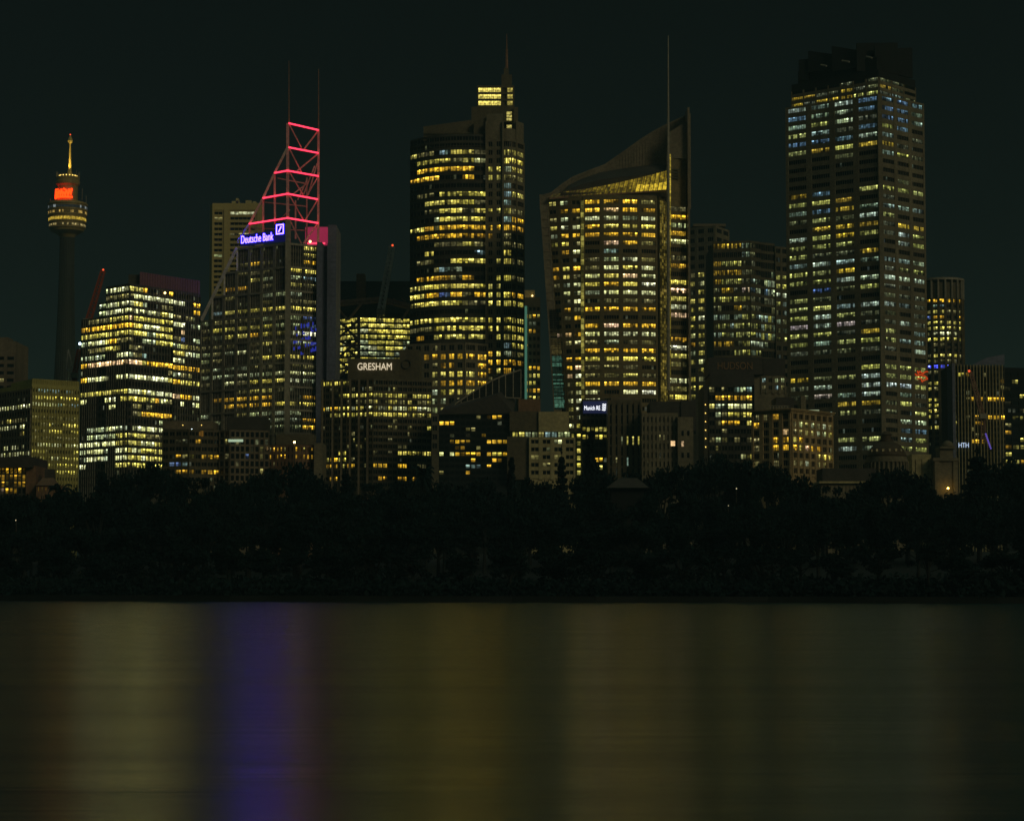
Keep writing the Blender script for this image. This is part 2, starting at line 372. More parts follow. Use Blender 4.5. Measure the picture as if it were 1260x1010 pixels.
# ---- bow-fronted tower with the lit lantern top
def tower_lantern():
    Y = 960
    b = Bld('skyscraper', 'bow fronted tower with stepped brown shoulders and a glowing yellow lantern top', 575, Y, gain=.85, dark=.2)
    ys = [189.3 + 10.38 * i for i in range(40)]
    fh = (Z(184.5, Y) - Z(411.5, Y)) / 22; zt = Z(184.5, Y) + 1.6 * fh
    A = bow(P2(505, Y + 14), P2(598, Y + 1), 6.5, 12)
    Bp = [P2(598.5, Y + 1.2), P2(618.5, Y)]
    Cp = bow(P2(619.5, Y), P2(634.5, Y + 3), 1.6, 6)
    Dp = [P2(635, Y + 3), P2(644.5, Y + 9)]
    zg = 10
    b.wall.prism(A + [P2(598, Y + 40), P2(505, Y + 40)], zg, zt + 1)
    bow_wall = b.wall; b.wall = MB()
    b.wall.prism([Bp[0], Bp[1], P2(619, Y + 42), P2(598.6, Y + 42)], zg, Z(140, Y))
    b.wall.prism(Cp + [P2(634.6, Y + 40), P2(619.6, Y + 40)], zg, Z(158, Y))
    b.wall.prism([Dp[0], Dp[1], P2(644.5, Y + 44), P2(635, Y + 44)], zg, Z(147, Y))
    rows = ['........|.|..|...', '........|.|..|...', 'ydd.bYYd|n|..|yYy', '.yyyYdyw|y|..|YYY', '.OOOOOO.|.|yY|gYY', 'oOOO..O.|.|yy|dYd', '........|.|..|bb.', '.dd.yyyy|d|..|bby', '..yyyYyd|.|..|bd.',
            '..ddyYdY|Y|Yy|yyd', '...gYyYY|y|..|bbO', 'yYodOOOO|O|OO|OOo', '.oOOOOOo|o|o.|d..', '...dddyd|.|..|dwd', '..Y....b|.|..|Y..', '.dd..YYY|Y|.y|YYd',
            '...dbg..|.|..|...', '.OOoodo.|.|.y|yyd', 'yYYYYYYy|y|yy|.g.', 'YYOoBOdO|y|yy|YyO', 'yYYYyydd|y|YY|yYy', '........|.|..|.d.', 'yYYYyYyy|Y|YY|YYy', 'dddYYYYY|Y|YY|YYY', '.o.yyyyy|y|.y|yyY',
            '........|.|..|b.y', '........|O|OY|ggd', '........|.|OO|OOo', '........|.|oY|oO.', '........|o|d.|do.', '........|.|..|...']
    FA = Face(A)
    bw = b.wall; b.wall = bow_wall; zc = Z(184.5, Y)
    b.facade(FA, zt, .8 * fh, split(rows, 0)[:2], 15, sp=.40, pier=.2, so=.35, po=.3, pane=1.1)
    b.facade(FA, zc, fh, split(rows, 0)[2:25], 15, sp=.47, pier=.2, so=.35, po=.3, pane=1.1, gap=.12, ends=False)
    lg = MB()
    for r in range(26):
        lg = MB(); FA.slab(lg, 0, 1, zc - r * fh + .42 * fh, zc - r * fh + .42 * fh + .16, .55, 14); b.part('ledge', lg, M['darkconc'])
    b.part('bow_wall', b.wall, M['black']); b.wall = bw; rows = rows[1:]; zt = zc + fh
    b.facade(Face(Bp), zt, fh, split(rows, 2), 2, sp=.42, pier=1.7, so=.3, po=.4, pane=1.0)
    b.facade(Face(Cp), zt, fh, split(rows, 3), 2, sp=.36, pier=.3, so=.3, po=.35, pane=.9)
    b.facade(Face(Dp), zt, fh, [x[2:] or '.' for x in split(rows, 3)], 1, sp=.45, pier=1.2, so=.3, po=.4, pane=1.0)
    # slender bright mullion line between bow and shaft
    for pxm in (598.2, 618.9):
        x, _ = P2(pxm, Y); b.wall.box(x - .35, x + .35, Y - 1.2, Y + 1, zg, Z(150, Y))
    # shoulders and lantern
    sh = MB()
    def blk(x0, x1, y0, y1, Ya, Yb):
        a, c_ = P2(x0, Ya, y0), P2(x1, Ya, y0); sh.box(a[0], c_[0], Ya, Yb, Z(y1, Ya), Z(y0, Ya))
    sh.hexa([(P2(521, Y + 7, 160)[0], Y + 7, Z(186, Y)), (P2(592, Y + 7, 160)[0], Y + 7, Z(186, Y)), (P2(592, Y + 7, 160)[0], Y + 38, Z(186, Y)), (P2(521, Y + 7, 160)[0], Y + 38, Z(186, Y)), (P2(521, Y + 7, 160)[0], Y + 7, Z(156, Y + 7)), (P2(592, Y + 7, 160)[0], Y + 7, Z(146, Y + 7)), (P2(592, Y + 7, 160)[0], Y + 38, Z(146, Y + 7)), (P2(521, Y + 7, 160)[0], Y + 38, Z(156, Y + 7))])
    a0, a1 = P2(583, Y + 3, 150), P2(615, Y + 3, 150)
    sh.hexa([(a0[0], Y + 3, Z(186, Y)), (a1[0], Y + 3, Z(186, Y)), (a1[0], Y + 38, Z(186, Y)), (a0[0], Y + 38, Z(186, Y)),
             (a0[0], Y + 3, Z(148, Y)), (a1[0], Y + 3, Z(138, Y)), (a1[0], Y + 38, Z(138, Y)), (a0[0], Y + 38, Z(148, Y))])
    blk(580, 633, 131.5, 150, Y + 8, Y + 34); blk(632, 637.5, 132, 160, Y + 6, Y + 34)
    blk(617, 630, 92, 107, Y + 14, Y + 24); blk(620, 626, 84, 93, Y + 16, Y + 22)
    for yy in (160, 164.5, 169):
        sh.box(P2(520, Y, yy)[0], P2(582, Y, yy)[0], Y + 5.4, Y + 6.2, Z(yy + 1.2, Y), Z(yy, Y))
    b.part('roof', sh, M['darkconc'])
    ln = MB(); ld = MB()
    xa, xm, xb = P2(587.5, Y, 120)[0], P2(623, Y, 120)[0], P2(632, Y, 120)[0]
    za, zb = Z(131.2, Y + 10), Z(107, Y + 10)
    ld.box(xa + .3, xb - .3, Y + 10.3, Y + 32, za, zb)
    for i in range(4):
        z = za + (zb - za) * i / 3; ld.box(xa - .3, xb + .3, Y + 9.6, Y + 33, z - .45, z + .45)
    for x in (xa, xm - 2, xm + .2, xb): ld.box(x - .3, x + .3, Y + 9.5, Y + 11, za, zb)
    lant = b.part('lantern', ld, M['darkconc'])
    Rr = random.Random(5)
    for (q0, q1, n, f) in ((xa + .3, xm - 2.3, 12, 1.0), (xm + .5, xb - .3, 2, .35)):
        for i in range(3):
            pm = MB()
            z0 = za + (zb - za) * i / 3 + .5; z1 = za + (zb - za) * (i + 1) / 3 - .5
            for k in range(n):
                x0 = q0 + (q1 - q0) * k / n; x1 = q0 + (q1 - q0) * (k + 1) / n - .12
                for (h0, h1, g) in ((0, .6, .75), (.6, 1, 1.25)):
                    s = f * g * Rr.uniform(.85, 1.1) * 1.15
                    pm.poly([(x0, Y + 10.2, z0 + (z1 - z0) * h0), (x1, Y + 10.2, z0 + (z1 - z0) * h0), (x1, Y + 10.2, z0 + (z1 - z0) * h1), (x0, Y + 10.2, z0 + (z1 - z0) * h1)], (.95 * s, .78 * s, .16 * s))
            b.part('lantern_pane', pm, GLASS, lant)
    sl = MB()
    for i, yy in enumerate((133, 137, 141, 149.5, 154)):
        x = P2(626.5, Y, yy)[0]; xw = 1.1
        sl.poly([(x - xw, Y + 7.8 if yy < 150 else Y + 5.9, Z(yy + 3, Y)), (x + xw, Y + 7.8 if yy < 150 else Y + 5.9, Z(yy + 3, Y)), (x + xw, Y + 7.8 if yy < 150 else Y + 5.9, Z(yy, Y)), (x - xw, Y + 7.8 if yy < 150 else Y + 5.9, Z(yy, Y))], (.5, .42, .11))
    b.part('stair_window', sl, GLASS)
    mm = MB(); mm.tube(at(623.5, 86, Y + 19), at(623.5, 62, Y + 19), .7, .4); mm.tube(at(623.5, 62, Y + 19), at(623.5, 42, Y + 19), .3, .12)
    for yy in range(62, 86, 4): mm.tube(at(622, yy, Y + 19), at(625, yy, Y + 19), .25)
    b.part('spire', mm, M['rust'])
    # lower block with square windows
    lo = MB()
    fp = foot((500, Y - 4), (571.5, Y - 12), (600, Y - 5))
    zl = Z(424, Y - 12); b.wall.prism(fp, zg, zl)
    rl = ['...d...|..', '.yoOoOO|OO', '.o.doO.|.O', '...yyYY|yO', '...doOo|oO', '..ggyYY|y.', '..ygg.d|..', '.y.gd..|.o', '.y.....|..', '.......|..', '.......|..', '.......|..']
    fl = 10.9 * Y / FP
    b.facade(Face([fp[0], fp[1]]), zl, fl, split(rl, 0), 7, sp=.42, pier=1.4, so=.3, po=.45, pane=.95)
    b.facade(Face([fp[1], P2(600, Y - 5)]), zl, fl, split(rl, 1), 2, sp=.42, pier=1.5, so=.3, po=.45, pane=.95)
    b.finish(M['granite'])
tower_lantern()

# ---- sail-topped tower
def tower_sail():
    Y = 920
    b = Bld('skyscraper', 'tower with a sail shaped glass roof rising to a point and one tall slim mast', 760, Y)
    zt = Z(247, Y); fh = (Z(247, Y) - Z(501, Y)) / 25; zb = 10; b.gain = .95
    def mk(px, py): return at(px, py, Y).x
    # leaning left wing, the bottom narrower than the top
    def lean(pxt, pxb, Yd): return (mk(pxt, 247), Y + Yd), (mk(pxb, 500), Y + Yd)
    z5 = Z(500, Y)
    def ext(t, bb, z):                      # extrapolate the lean down to height z
        k = (z - z5) / (zt - z5); return (bb[0] + (t[0] - bb[0]) * k, bb[1])
    L0t, L0b = lean(673, 690, 5); L1t, L1b = lean(716, 717.5, -.5)
    M1 = (mk(809, 350), Y + .5); M2 = (mk(811, 350), Y + 1)
    R0, R1 = (mk(824, 350), Y + 8), (mk(847.5, 350), Y + 11)
    tl = bow(L0t, L1t, .6, 4); bl = bow(ext(L0t, L0b, zb), ext(L1t, L1b, zb), .6, 4)
    b.wall.prism(bl + [(bl[-1][0], Y + 40), (bl[0][0], Y + 40)], zb, zt + 2, top=tl + [(tl[-1][0], Y + 40), (tl[0][0], Y + 40)])
    mid = bow((mk(717.5, 350), Y - .5), M1, 2.6, 10)
    b.wall.prism(mid + [(M1[0], Y + 40), (mid[0][0], Y + 40)], zb, zt + 2)
    b.wall.prism([M2, (mk(824, 350), Y + 8.2), (mk(824, 350), Y + 40), (M2[0], Y + 40)], zb, zt + 2)
    b.wall.prism([R0, R1, (R1[0], Y + 40), (R0[0] + .1, Y + 40)], zb, Z(190, Y))
    rows = ['yg.|OOOd|d', '.OO|OpOo|O', 'dgd|wwgw|g', 'yww|OYYY|O', 'gOO|oOOO|w', 'yYd|.pOd|.', '.ow|.b..|d', '...|dgwd|o', 'oyO|dwYw|.', 'oYd|wYpw|Y', 'dgw|YOYW|P',
            '.ww|gwww|y', '.dW|.ddd|w', '.Od|OOOO|p', '.dO|....|.', '...|OPOO|.', 'pPO|wwww|o', '.dW|dgdd|W', '...|OOOO|y', '.oO|yYYY|d', '.OP|ddd.|.', '.pw|ddyd|w', '.dy|OOOO|d', '.dw|w.WW|Y', '.ww|w...|w',
            '.yW|....|.', '.dw|....|.', '.wy|....|.', '.yY|....|.', '.Yy|....|.', '.yY|....|.', '.dy|....|.']
    FLn = Face(bl, tl, zb, zt + 2)
    b.facade(FLn, zt, fh, split(rows, 0), 3, sp=.54, pier=.8, so=.3, po=.38, pane=.95)
    b.facade(Face(mid), zt, fh, split(rows, 1), 4, sp=.54, pier=1.7, so=.3, po=.38, pane=.95)
    b.facade(Face([R0, R1]), zt - 1, fh, split(rows, 2), 1, sp=.46, pier=.5, so=.3, po=.38, pane=.9)
    b.facade(Face([M2, (mk(823.5, 350), Y + 7.8)]), zt - 1, fh, ['.'] * 25, 1, sp=.3, pier=.3, so=.2, po=.3, pane=.9)
    # left glass edge screen
    ed = MB()
    e0t, e1t = at(664.5, 240, Y + 4), at(673, 240, Y + 4); e0b, e1b = at(682, 500, Y + 4), at(690, 500, Y + 4)
    def down(t, q): k = (zb - q.z) / (t.z - q.z); return q + (t - q) * k
    f0, f1 = down(e0t, e0b), down(e1t, e1b); dv = Vector((0, .6, 0))
    ed.hexa([f0, f1, f1 + dv, f0 + dv, e0t, e1t, e1t + dv, e0t + dv])
    n = 26
    for i in range(n + 1):
        k = i / n; p, q = e0b.lerp(e0t, k), e1b.lerp(e1t, k); ed.tube(p + Vector((0, -.15, 0)), q + Vector((0, -.15, 0)), .16, n=4)
    ed.tube(f0, e0t, .4, n=4); ed.tube(f1, e1t, .35, n=4)
    b.part('glass_screen', ed, M['sailglass'])
    # bright vertical joint at 717 and lit glass seams
    Rr = random.Random(3)
    jt = MB()
    for i in range(60):
        z0 = zt - (zt - 14) * (i + 1) / 60; z1 = z0 + (zt - 14) / 60 - .2; s = Rr.choice((.04, .1, .2, .35)) * Rr.uniform(.6, 1.2)
        x = mk(716.9, 350); jt.poly([(x - .75, Y - 1.6, z0), (x + .5, Y - 1.6, z0), (x + .5, Y - 1.6, z1), (x - .75, Y - 1.6, z1)], (.8 * s, .7 * s, .14 * s))
    b.part('lit_seam', jt, GLASS); jt = MB()
    for i in range(64):
        py = 246 + i * 4; z0, z1 = Z(py + 3.6, Y), Z(py, Y)
        for j in range(4):
            s = Rr.choice((.03, .08, .16, .3)) * Rr.uniform(.5, 1.2) * (1.3 if py < 300 or py > 430 else .8); u = .04 + .2 * j; F_ = Face([M2, (mk(823.5, 350), Y + 7.8)])
            jt.poly([F_.pos(u, z0, .5), F_.pos(u + .17, z0, .5), F_.pos(u + .17, z1, .5), F_.pos(u, z1, .5)], (.62 * s, .46 * s, .07 * s))
    b.part('lit_seam', jt, GLASS)
    tw = MB()  # green reflection in the glass edge painted as glowing slats
    for i in range(56):
        py = 380 + i * 2.2; z0 = Z(py + 1.5, Y); z1 = Z(py, Y); k = (py - 380) / 123
        x0 = at(676 + k * 7, py, Y).x; s = .19 * min(1, max(0, (py - 400) / 80)) * Rr.choice((.1, .3, .6, 1, 1)) * Rr.uniform(.5, 1.2)
        for j in range(4): tw.poly([(x0 + j * 1.5, Y + 3.5, z0), (x0 + 1.35 + j * 1.5, Y + 3.5, z0), (x0 + 1.35 + j * 1.5, Y + 3.5, z1), (x0 + j * 1.5, Y + 3.5, z1)], (.38 * s, 1.0 * s, .66 * s) if py > 435 else (.9 * s, .7 * s, .2 * s))
    b.part('painted_edge_reflection', tw, GLASS)
    # roof: dark upper floors, glowing curved eave, rising sail
    rf = MB()
    rf.box(mk(690, 235), mk(820, 235), Y + 2, Y + 30, zt + 2, Z(236, Y))
    curve = [(690, 237), (699, 226), (715, 218), (738, 210), (760, 206), (785, 202.5), (806, 200.5), (820, 201)]
    pts = [at(x, y, Y + 20) for x, y in curve]
    for a, c_ in zip(pts, pts[1:]):
        rf.hexa([(a.x, Y + 6, zt + 1), (c_.x, Y + 6, zt + 1), (c_.x, Y + 19, zt + 1), (a.x, Y + 19, zt + 1),
                 (a.x, Y + 6, a.z - 1.5 - (a.z - zt) * .3), (c_.x, Y + 6, c_.z - 1.5 - (c_.z - zt) * .3), (c_.x, Y + 19, c_.z - 1), (a.x, Y + 19, a.z - 1)])
    b.part('roof', rf, M['roofdark'])
    sail = MB()
    crest = [(664, 242), (678, 238), (692, 227), (705, 218.5), (724, 211), (744, 203.5), (765, 189), (788, 172.5), (803, 163), (818, 155), (834, 147.5), (849.5, 140.5)]
    cp = [at(x, y, Y + 21) for x, y in crest]
    for a, c_ in zip(cp, cp[1:]):
        sail.hexa([(a.x, Y + 20.4, zt), (c_.x, Y + 20.4, zt), (c_.x, Y + 21, zt), (a.x, Y + 21, zt), (a.x, Y + 20.4, a.z), (c_.x, Y + 20.4, c_.z), (c_.x, Y + 21, c_.z), (a.x, Y + 21, a.z)])
        sail.tube(a + Vector((0, -.5, 0)), c_ + Vector((0, -.5, 0)), .4, n=4)
    for i in range(46):
        px = 690 + i * 3.48; k = next(j for j in range(len(crest) - 1) if crest[j + 1][0] >= px); t = (px - crest[k][0]) / (crest[k + 1][0] - crest[k][0])
        top = cp[k].lerp(cp[k + 1], t); sail.tube((top.x, Y + 20.2, zt), (top.x, Y + 20.2, top.z), .16, n=4)
    # right fin edge, down the side
    xr0, xr1 = mk(848, 250), mk(850.5, 250)
    sail.box(xr0, xr1, Y + 6, Y + 20.3, zb, Z(141.5, Y + 21)); 
    sail.hexa([(mk(826, 200), Y + 9, Z(190, Y)), (xr0, Y + 9, Z(190, Y)), (xr0, Y + 9.6, Z(190, Y)), (mk(826, 200), Y + 9.6, Z(190, Y)),
               (mk(826, 200), Y + 9, Z(157, Y)), (xr0, Y + 9, Z(144, Y)), (xr0, Y + 9.6, Z(144, Y)), (mk(826, 200), Y + 9.6, Z(157, Y))])
    b.part('sail', sail, M['sailglass'])
    lv = MB()
    for j in range(4):
        lv.box(mk(825, 200), mk(838, 200), Y + 8.4, Y + 8.9, Z(205 + j * 3.5, Y) , Z(203.4 + j * 3.5, Y))
    b.part('louvre', lv, M['black'])
    ev = MB()  # lamplight on the soffit painted as emission, brighter to the right
    def topy(px): return 236.5 - .0 if px < 690 else 236 - 27 * ((px - 686) / 134) ** 1.4
    n = 52
    for i in range(n):
        p0 = 676 + (820 - 676) * i / n; p1 = 676 + (820 - 676) * (i + .93) / n
        pm = (p0 + p1) / 2
        lo_ = 243.5 - 10 * ((pm - 676) / 144); hi = topy(pm) if pm > 690 else lo_ - 4.5
        m = 4 if pm < 790 else 5
        for j in range(m):
            s = (.15 + .5 * ((pm - 676) / 144) ** 1.3) * Rr.uniform(.25, 1.15) * (.5 + .6 * (j / m))
            if pm > 780 and j < 2: s = Rr.uniform(.7, 1.1)
            if pm < 715: s *= .6
            ya = lo_ + (hi - lo_) * j / m; yb = lo_ + (hi - lo_) * (j + 1.0) / m
            sh_ = (j) * .9
            A0, A1 = at(p0 + sh_, ya, Y + 1.6 + j * .7), at(p1 + sh_, ya, Y + 1.6 + j * .7); B0, B1 = at(p0 + sh_ + .9, yb, Y + 1.6 + (j + .8) * .7), at(p1 + sh_ + .9, yb, Y + 1.6 + (j + .8) * .7)
            s *= .95; ev.poly([A0, A1, B1, B0], (.72 * s, .50 * s, .035 * s))
    b.part('eave_painted_glow', ev, GLASS)
    fr = MB()
    for i in range(27):
        p = 676 + 144 * i / 26; lo_ = 243.5 - 10 * ((p - 676) / 144); hi = topy(p) if p > 690 else lo_ - 4.5
        fr.tube(at(p, lo_, Y + 1.4), at(p + 4, hi, Y + 4.2), .2, n=4)
    fr.tube(at(676, 244.5, Y + 1.3), at(820, 234.5, Y + 1.3), .45, n=4)
    b.part('eave_rib', fr, M['rust'])
    ms = MB(); my = Y - 2.5
    ms.tube(at(822.5, 480, my), at(822.2, 190, my), .75, .7, 8); ms.tube(at(822.2, 190, my), at(822.2, 44, my), .6, .18, 8)
    for yy in range(200, 480, 20): ms.tube(at(822.4, yy, my), (at(822.4, yy, my).x, Y + 7, Z(yy, my)), .2, n=4)
    mast = b.part('mast', ms, M['steel'])
    ml = MB()  # yellow light on the mast painted as emission, fading downward
    for i in range(70):
        py = 190 + i * 4; s = (1.0 if py < 235 else .55 if py < 300 else .25) * Rr.uniform(.3, 1.1) * (.55 if (i % 13) in (4, 5) else 1)
        x = at(823.8, py, my).x; ml.poly([(x, my - .3, Z(py + 3.6, my)), (x + .55, my - .3, Z(py + 3.6, my)), (x + .55, my - .3, Z(py, my)), (x, my - .3, Z(py, my))], (.75 * s, .55 * s, .06 * s))
    b.part('mast_painted_light', ml, GLASS, mast)
    b.finish(M['goldwall'])
tower_sail()

# ---- neon lattice tower with bank sign
def tower_lattice():
    Yc = 880
    b = Bld('skyscraper', 'glass tower with stepped left side, pink neon roof lattice and blue lit bank sign', 330, Yc, gain=.95, dark=.28)
    l, c, r = (248, 906), (354, Yc), (389.5, 888)
    lp, cp, rp = Vector(P2(*l, 380)), Vector(P2(*c, 380)), Vector(P2(*r, 380))
    pxs = [247.6, 262, 276.8, 292.4, 308, 323, 338.5, 354]
    def onL(px): return lp.lerp(cp, (px - 248) / 106)
    zbeam = [Z(v, Yc) for v in (298.5, 327, 356, 385, 416, 444.6, 474, 502.5, 531, 560)]
    back = rp - cp
    def col(px0, px1, ztop):
        a, d = onL(px0), onL(px1); b.wall.prism([a, d, d + back, a + back], 10, ztop)
    steps = [(248, 262, 4 - 0), (262, 276.8, 3), (276.8, 292.4, 2), (292.4, 354, 0)]
    zz = {0: 0, 1: 1, 2: 1, 3: 2, 4: 3}
    tops = [zbeam[3], zbeam[2], zbeam[1], zbeam[0]]
    col(248, 262, tops[0]); col(262.05, 276.8, tops[1]); col(276.85, 292.4, tops[2]); col(292.45, 353.9, tops[3])
    zones = [['   ....|.Y', '   ....|.Y', '   dOd.|.O'], ['  .ddd.|YY', '  ..yg.|gb', '  oo.d.|yd'], [' .d..gg|g.', ' ....d.|dd', ' byyyYY|YY'],
             ['gddddgd|gB', 'dyyyyyg|gB', 'dgyyoyy|wW'], ['ddd.dyd|gg', 'gdgwd..|..', 'gd..dYY|YY'], ['dgggdd.|dd', 'gggwggw|ww', 'd.wdYYY|wg'],
             ['...dyyd|..', '.ooOOo.|.o', '..OOOOY|YY'], ['g..dggg|g.', '.g...gg|go', '....ggg|gO'], ['.......|..', '.......|..', '.......|..']]
    frame = MB()
    for k in range(9):
        z1, z0 = zbeam[k] - .9, zbeam[k + 1]
        for i in range(7):
            if zones[k][0][i] == ' ': continue
            F = Face([onL(pxs[i] + .05), onL(pxs[i + 1] - .05)])
            b.facade(F, z1, (z1 - z0) / 3, [zones[k][q][i] for q in range(3)], 1, sp=.5, pier=.9, so=.15, po=.4, pane=.78, gap=.14, ends=False)
            F.slab(frame, 0, 1, z1 - .05, z1 + .75, .75)
            for u0, u1 in ((0, .11), (.89, 1)): F.slab(frame, u0, u1, z0 - .2, z1 - .05, .62)
            for j in range(1, 6): F.slab(frame, .11 + .13 * j - .012, .11 + .13 * j + .012, z0 - .2, z1 - .05, .35)
        F = Face([cp, rp])
        b.facade(F, z1, (z1 - z0) / 3, [zones[k][q].split('|')[1] for q in range(3)], 2, sp=.5, pier=.9, so=.15, po=.4, pane=.8, gap=.14, ends=False)
        F.slab(frame, 0, 1, z1 - .05, z1 + .75, .75)
        for j in range(1, 12): F.slab(frame, j / 12 - .008, j / 12 + .008, z0 - .2, z1 - .05, .35)
    frame.box(cp.x - 1.0, cp.x + .9, cp.y - 1.0, cp.y + .8, 10, zbeam[0] + 9)
    b.part('frame', frame, M['steel'])
    # grey fin on the right
    fn = MB()
    x0, x1, x2 = X(389.8, 886, 400), X(402, 886, 400), X(412.5, 886, 400)
    fn.box(x0, X(396.5, 886, 400), 884, 912, 10, Z(299, 886)); fn.box(X(396.5, 886, 400), x1, 890.5, 911, 10, Z(300, 886)); fn.box(x1, x2, 889, 912, 10, Z(277, 889)); fn.box(X(402, 886), X(403, 886), 888.2, 889, 10, Z(300, 889))
    zz_ = Z(290, 889)
    while zz_ > 20:
        fn.box(x1 - .05, x2 + .08, 888.86, 890, zz_ - .1, zz_ + .1); zz_ -= 3.4
    b.part('service_core', fn, M['bluegrey'])
    fb = MB(); fb.box(X(375, 898, 290), X(402.5, 898, 290), 900, 902, Z(304, 898), Z(278.5, 898)); nb = MB(); nb.tube(at(377, 299.5, 898), at(400, 299.5, 898), .35); b.part('neon_tube', nb, M['neon']); b.part('roof_screen', fb, glow_mat('pink_painted_glow', (1.0, .06, .2), .28))  # pink light falling on the screen is painted as emission
    # neon lattice
    def onR(px): return cp.lerp(rp, (px - 354) / 35.5)
    def node(px, py):
        q = onL(px) if px <= 354 else onR(px); v = at(px, py, q.y); return Vector((v.x, q.y, v.z))
    neon = [[(355.5, 152.4), (392, 160.8)], [(355.5, 182), (392, 189)], [(338, 213.5), (354, 210.6), (392, 217.3)], [(323.8, 244.4), (354, 239), (391, 245.8)], [(307, 276), (354, 268.8), (391.5, 275)]]
    for ln in neon:
        nb = MB()
        for p, q in zip(ln, ln[1:]):
            nb.tube(node(*p) + Vector((0, -.9, 0)), node(*q) + Vector((0, -.9, 0)), .30, n=6)
        b.part('neon_tube', nb, M['neon'])
    lt = MB()
    def T(p, q, w=.45, dy=0): lt.tube(node(*p) + Vector((0, dy, 0)), node(*q) + Vector((0, dy, 0)), w, n=4)
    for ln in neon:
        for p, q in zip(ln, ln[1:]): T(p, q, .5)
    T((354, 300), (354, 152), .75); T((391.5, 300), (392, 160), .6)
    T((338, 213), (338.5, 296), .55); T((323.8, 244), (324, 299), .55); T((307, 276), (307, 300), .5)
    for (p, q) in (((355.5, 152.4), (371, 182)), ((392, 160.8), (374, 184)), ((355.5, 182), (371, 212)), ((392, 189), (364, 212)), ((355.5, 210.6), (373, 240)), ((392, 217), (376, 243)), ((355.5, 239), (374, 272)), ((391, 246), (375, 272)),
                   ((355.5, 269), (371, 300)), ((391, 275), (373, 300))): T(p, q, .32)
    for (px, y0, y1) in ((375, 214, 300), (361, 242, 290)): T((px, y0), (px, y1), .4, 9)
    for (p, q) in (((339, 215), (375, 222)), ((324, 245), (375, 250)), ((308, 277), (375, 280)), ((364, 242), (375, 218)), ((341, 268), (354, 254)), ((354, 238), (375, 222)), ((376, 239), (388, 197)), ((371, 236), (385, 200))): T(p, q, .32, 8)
    b.part('roof_lattice', lt, M['pinklightsteel'])  # pink light from the neon is put into the steel's base colour
    an = MB(); an.tube(node(355.5, 152), node(355.5, 75), .32, .12); an.tube(node(392, 160), node(392, 85), .3, .12); b.part('antenna', an, M['rust'])
    br = MB()
    br.tube(Vector((*onL(292), zbeam[0])) + Vector((0, -1, 0)), Vector((*onL(248.5), zbeam[3])) + Vector((0, -1, 0)), .85, n=4)
    for p_, q_ in (((354, 182), (338, 213.5)), ((338, 213.5), (323.8, 244.4)), ((323.8, 244.4), (307, 276)), ((307, 276), (292, 299))): br.tube(node(*p_) + Vector((0, -.5, 0)), node(*q_) + Vector((0, -.5, 0)), .6, n=4)
    for (px, k) in ((276.8, 1), (262, 2), (292.4, 0)): br.tube(Vector((*onL(px), zbeam[k + 1])) + Vector((0, -.6, 0)), Vector((*onL(px), zbeam[k])) + Vector((0, -.6, 0)), .4, n=4)
    b.part('diagonal_brace', br, M['whitesteel'])
    # sign box
    sb = MB(); p0, p1 = onL(297.5), onL(354.0); n = Vector(((p1 - p0).y, -(p1 - p0).x)).normalized()
    zs0, zs1 = zbeam[0] + .5, zbeam[0] + 5.0
    def sq(q, o): return (q.x + n.x * o, q.y + n.y * o)
    sb.prism([sq(p0, .9), sq(p1, .9), sq(p1, .2), sq(p0, .2)], zs0, zs1)
    q0 = onL(338.8); sb.prism([sq(q0, .92), sq(p1, .92), sq(p1, .22), sq(q0, .22)], zs1 + .02, zs1 + 2.6)
    sg = b.part('sign', sb, M['signblue'])
    d = (p1 - p0)
    tp = onL(299); 
    text('lettering', 'Deutsche Bank', (tp.x + n.x * .95, tp.y + n.y * .95, zs0 + .9), d, 3.1, M['signletter'], sg, b.org, width=(onL(338) - tp).length)
    lg = MB(); q1 = onL(341.2); dd = d.normalized(); w = (onL(350.5) - q1).length; zl0 = zs1 - 1.6; h = 4.0
    def lp_(u, v, o=1.0): q = q1 + dd * u; return Vector((q.x + n.x * o, q.y + n.y * o, zl0 + v))
    def strip(u0, v0, u1, v1, t):
        a, e = Vector((u0, v0)), Vector((u1, v1)); k = (e - a).normalized(); m = Vector((-k.y, k.x)) * t
        lg.hexa([lp_(*(a - m)), lp_(*(e - m)), lp_(*(e - m), .9), lp_(*(a - m), .9), lp_(*(a + m)), lp_(*(e + m)), lp_(*(e + m), .9), lp_(*(a + m), .9)])
    strip(0, .25, w, .25, .25); strip(0, h - .25, w, h - .25, .25); strip(.25, .5, .25, h - .5, .25); strip(w - .25, .5, w - .25, h - .5, .25); strip(w * .32, .9, w * .68, h - .9, .28)
    b.part('emblem', lg, M['signletter'], sg)
    # blue lit zone bars on the right face
    bl = MB(); Rr = random.Random(9); F = Face([cp, rp])
    for i in range(16):
        u = .2 + i * .05
        for j in range(5):
            if Rr.random() < .1 + u * .4:
                z0 = zbeam[3] - 3.5 - j * 2.6 - (1 - u) * 4; F.slab(bl, u, u + .018, z0, z0 + Rr.uniform(.6, 2.0), .62)
    tag(b.part('led_lights', bl, glow_mat('blue_screen', (.05, .07, .75), .42)), kind='stuff')
    lm = MB(); lm.ball(node(382, 298) + Vector((0, -1.5, 0)), .5); b.part('floodlight', lm, M['lampwarm'])
    b.finish(M['black'])
tower_lattice()

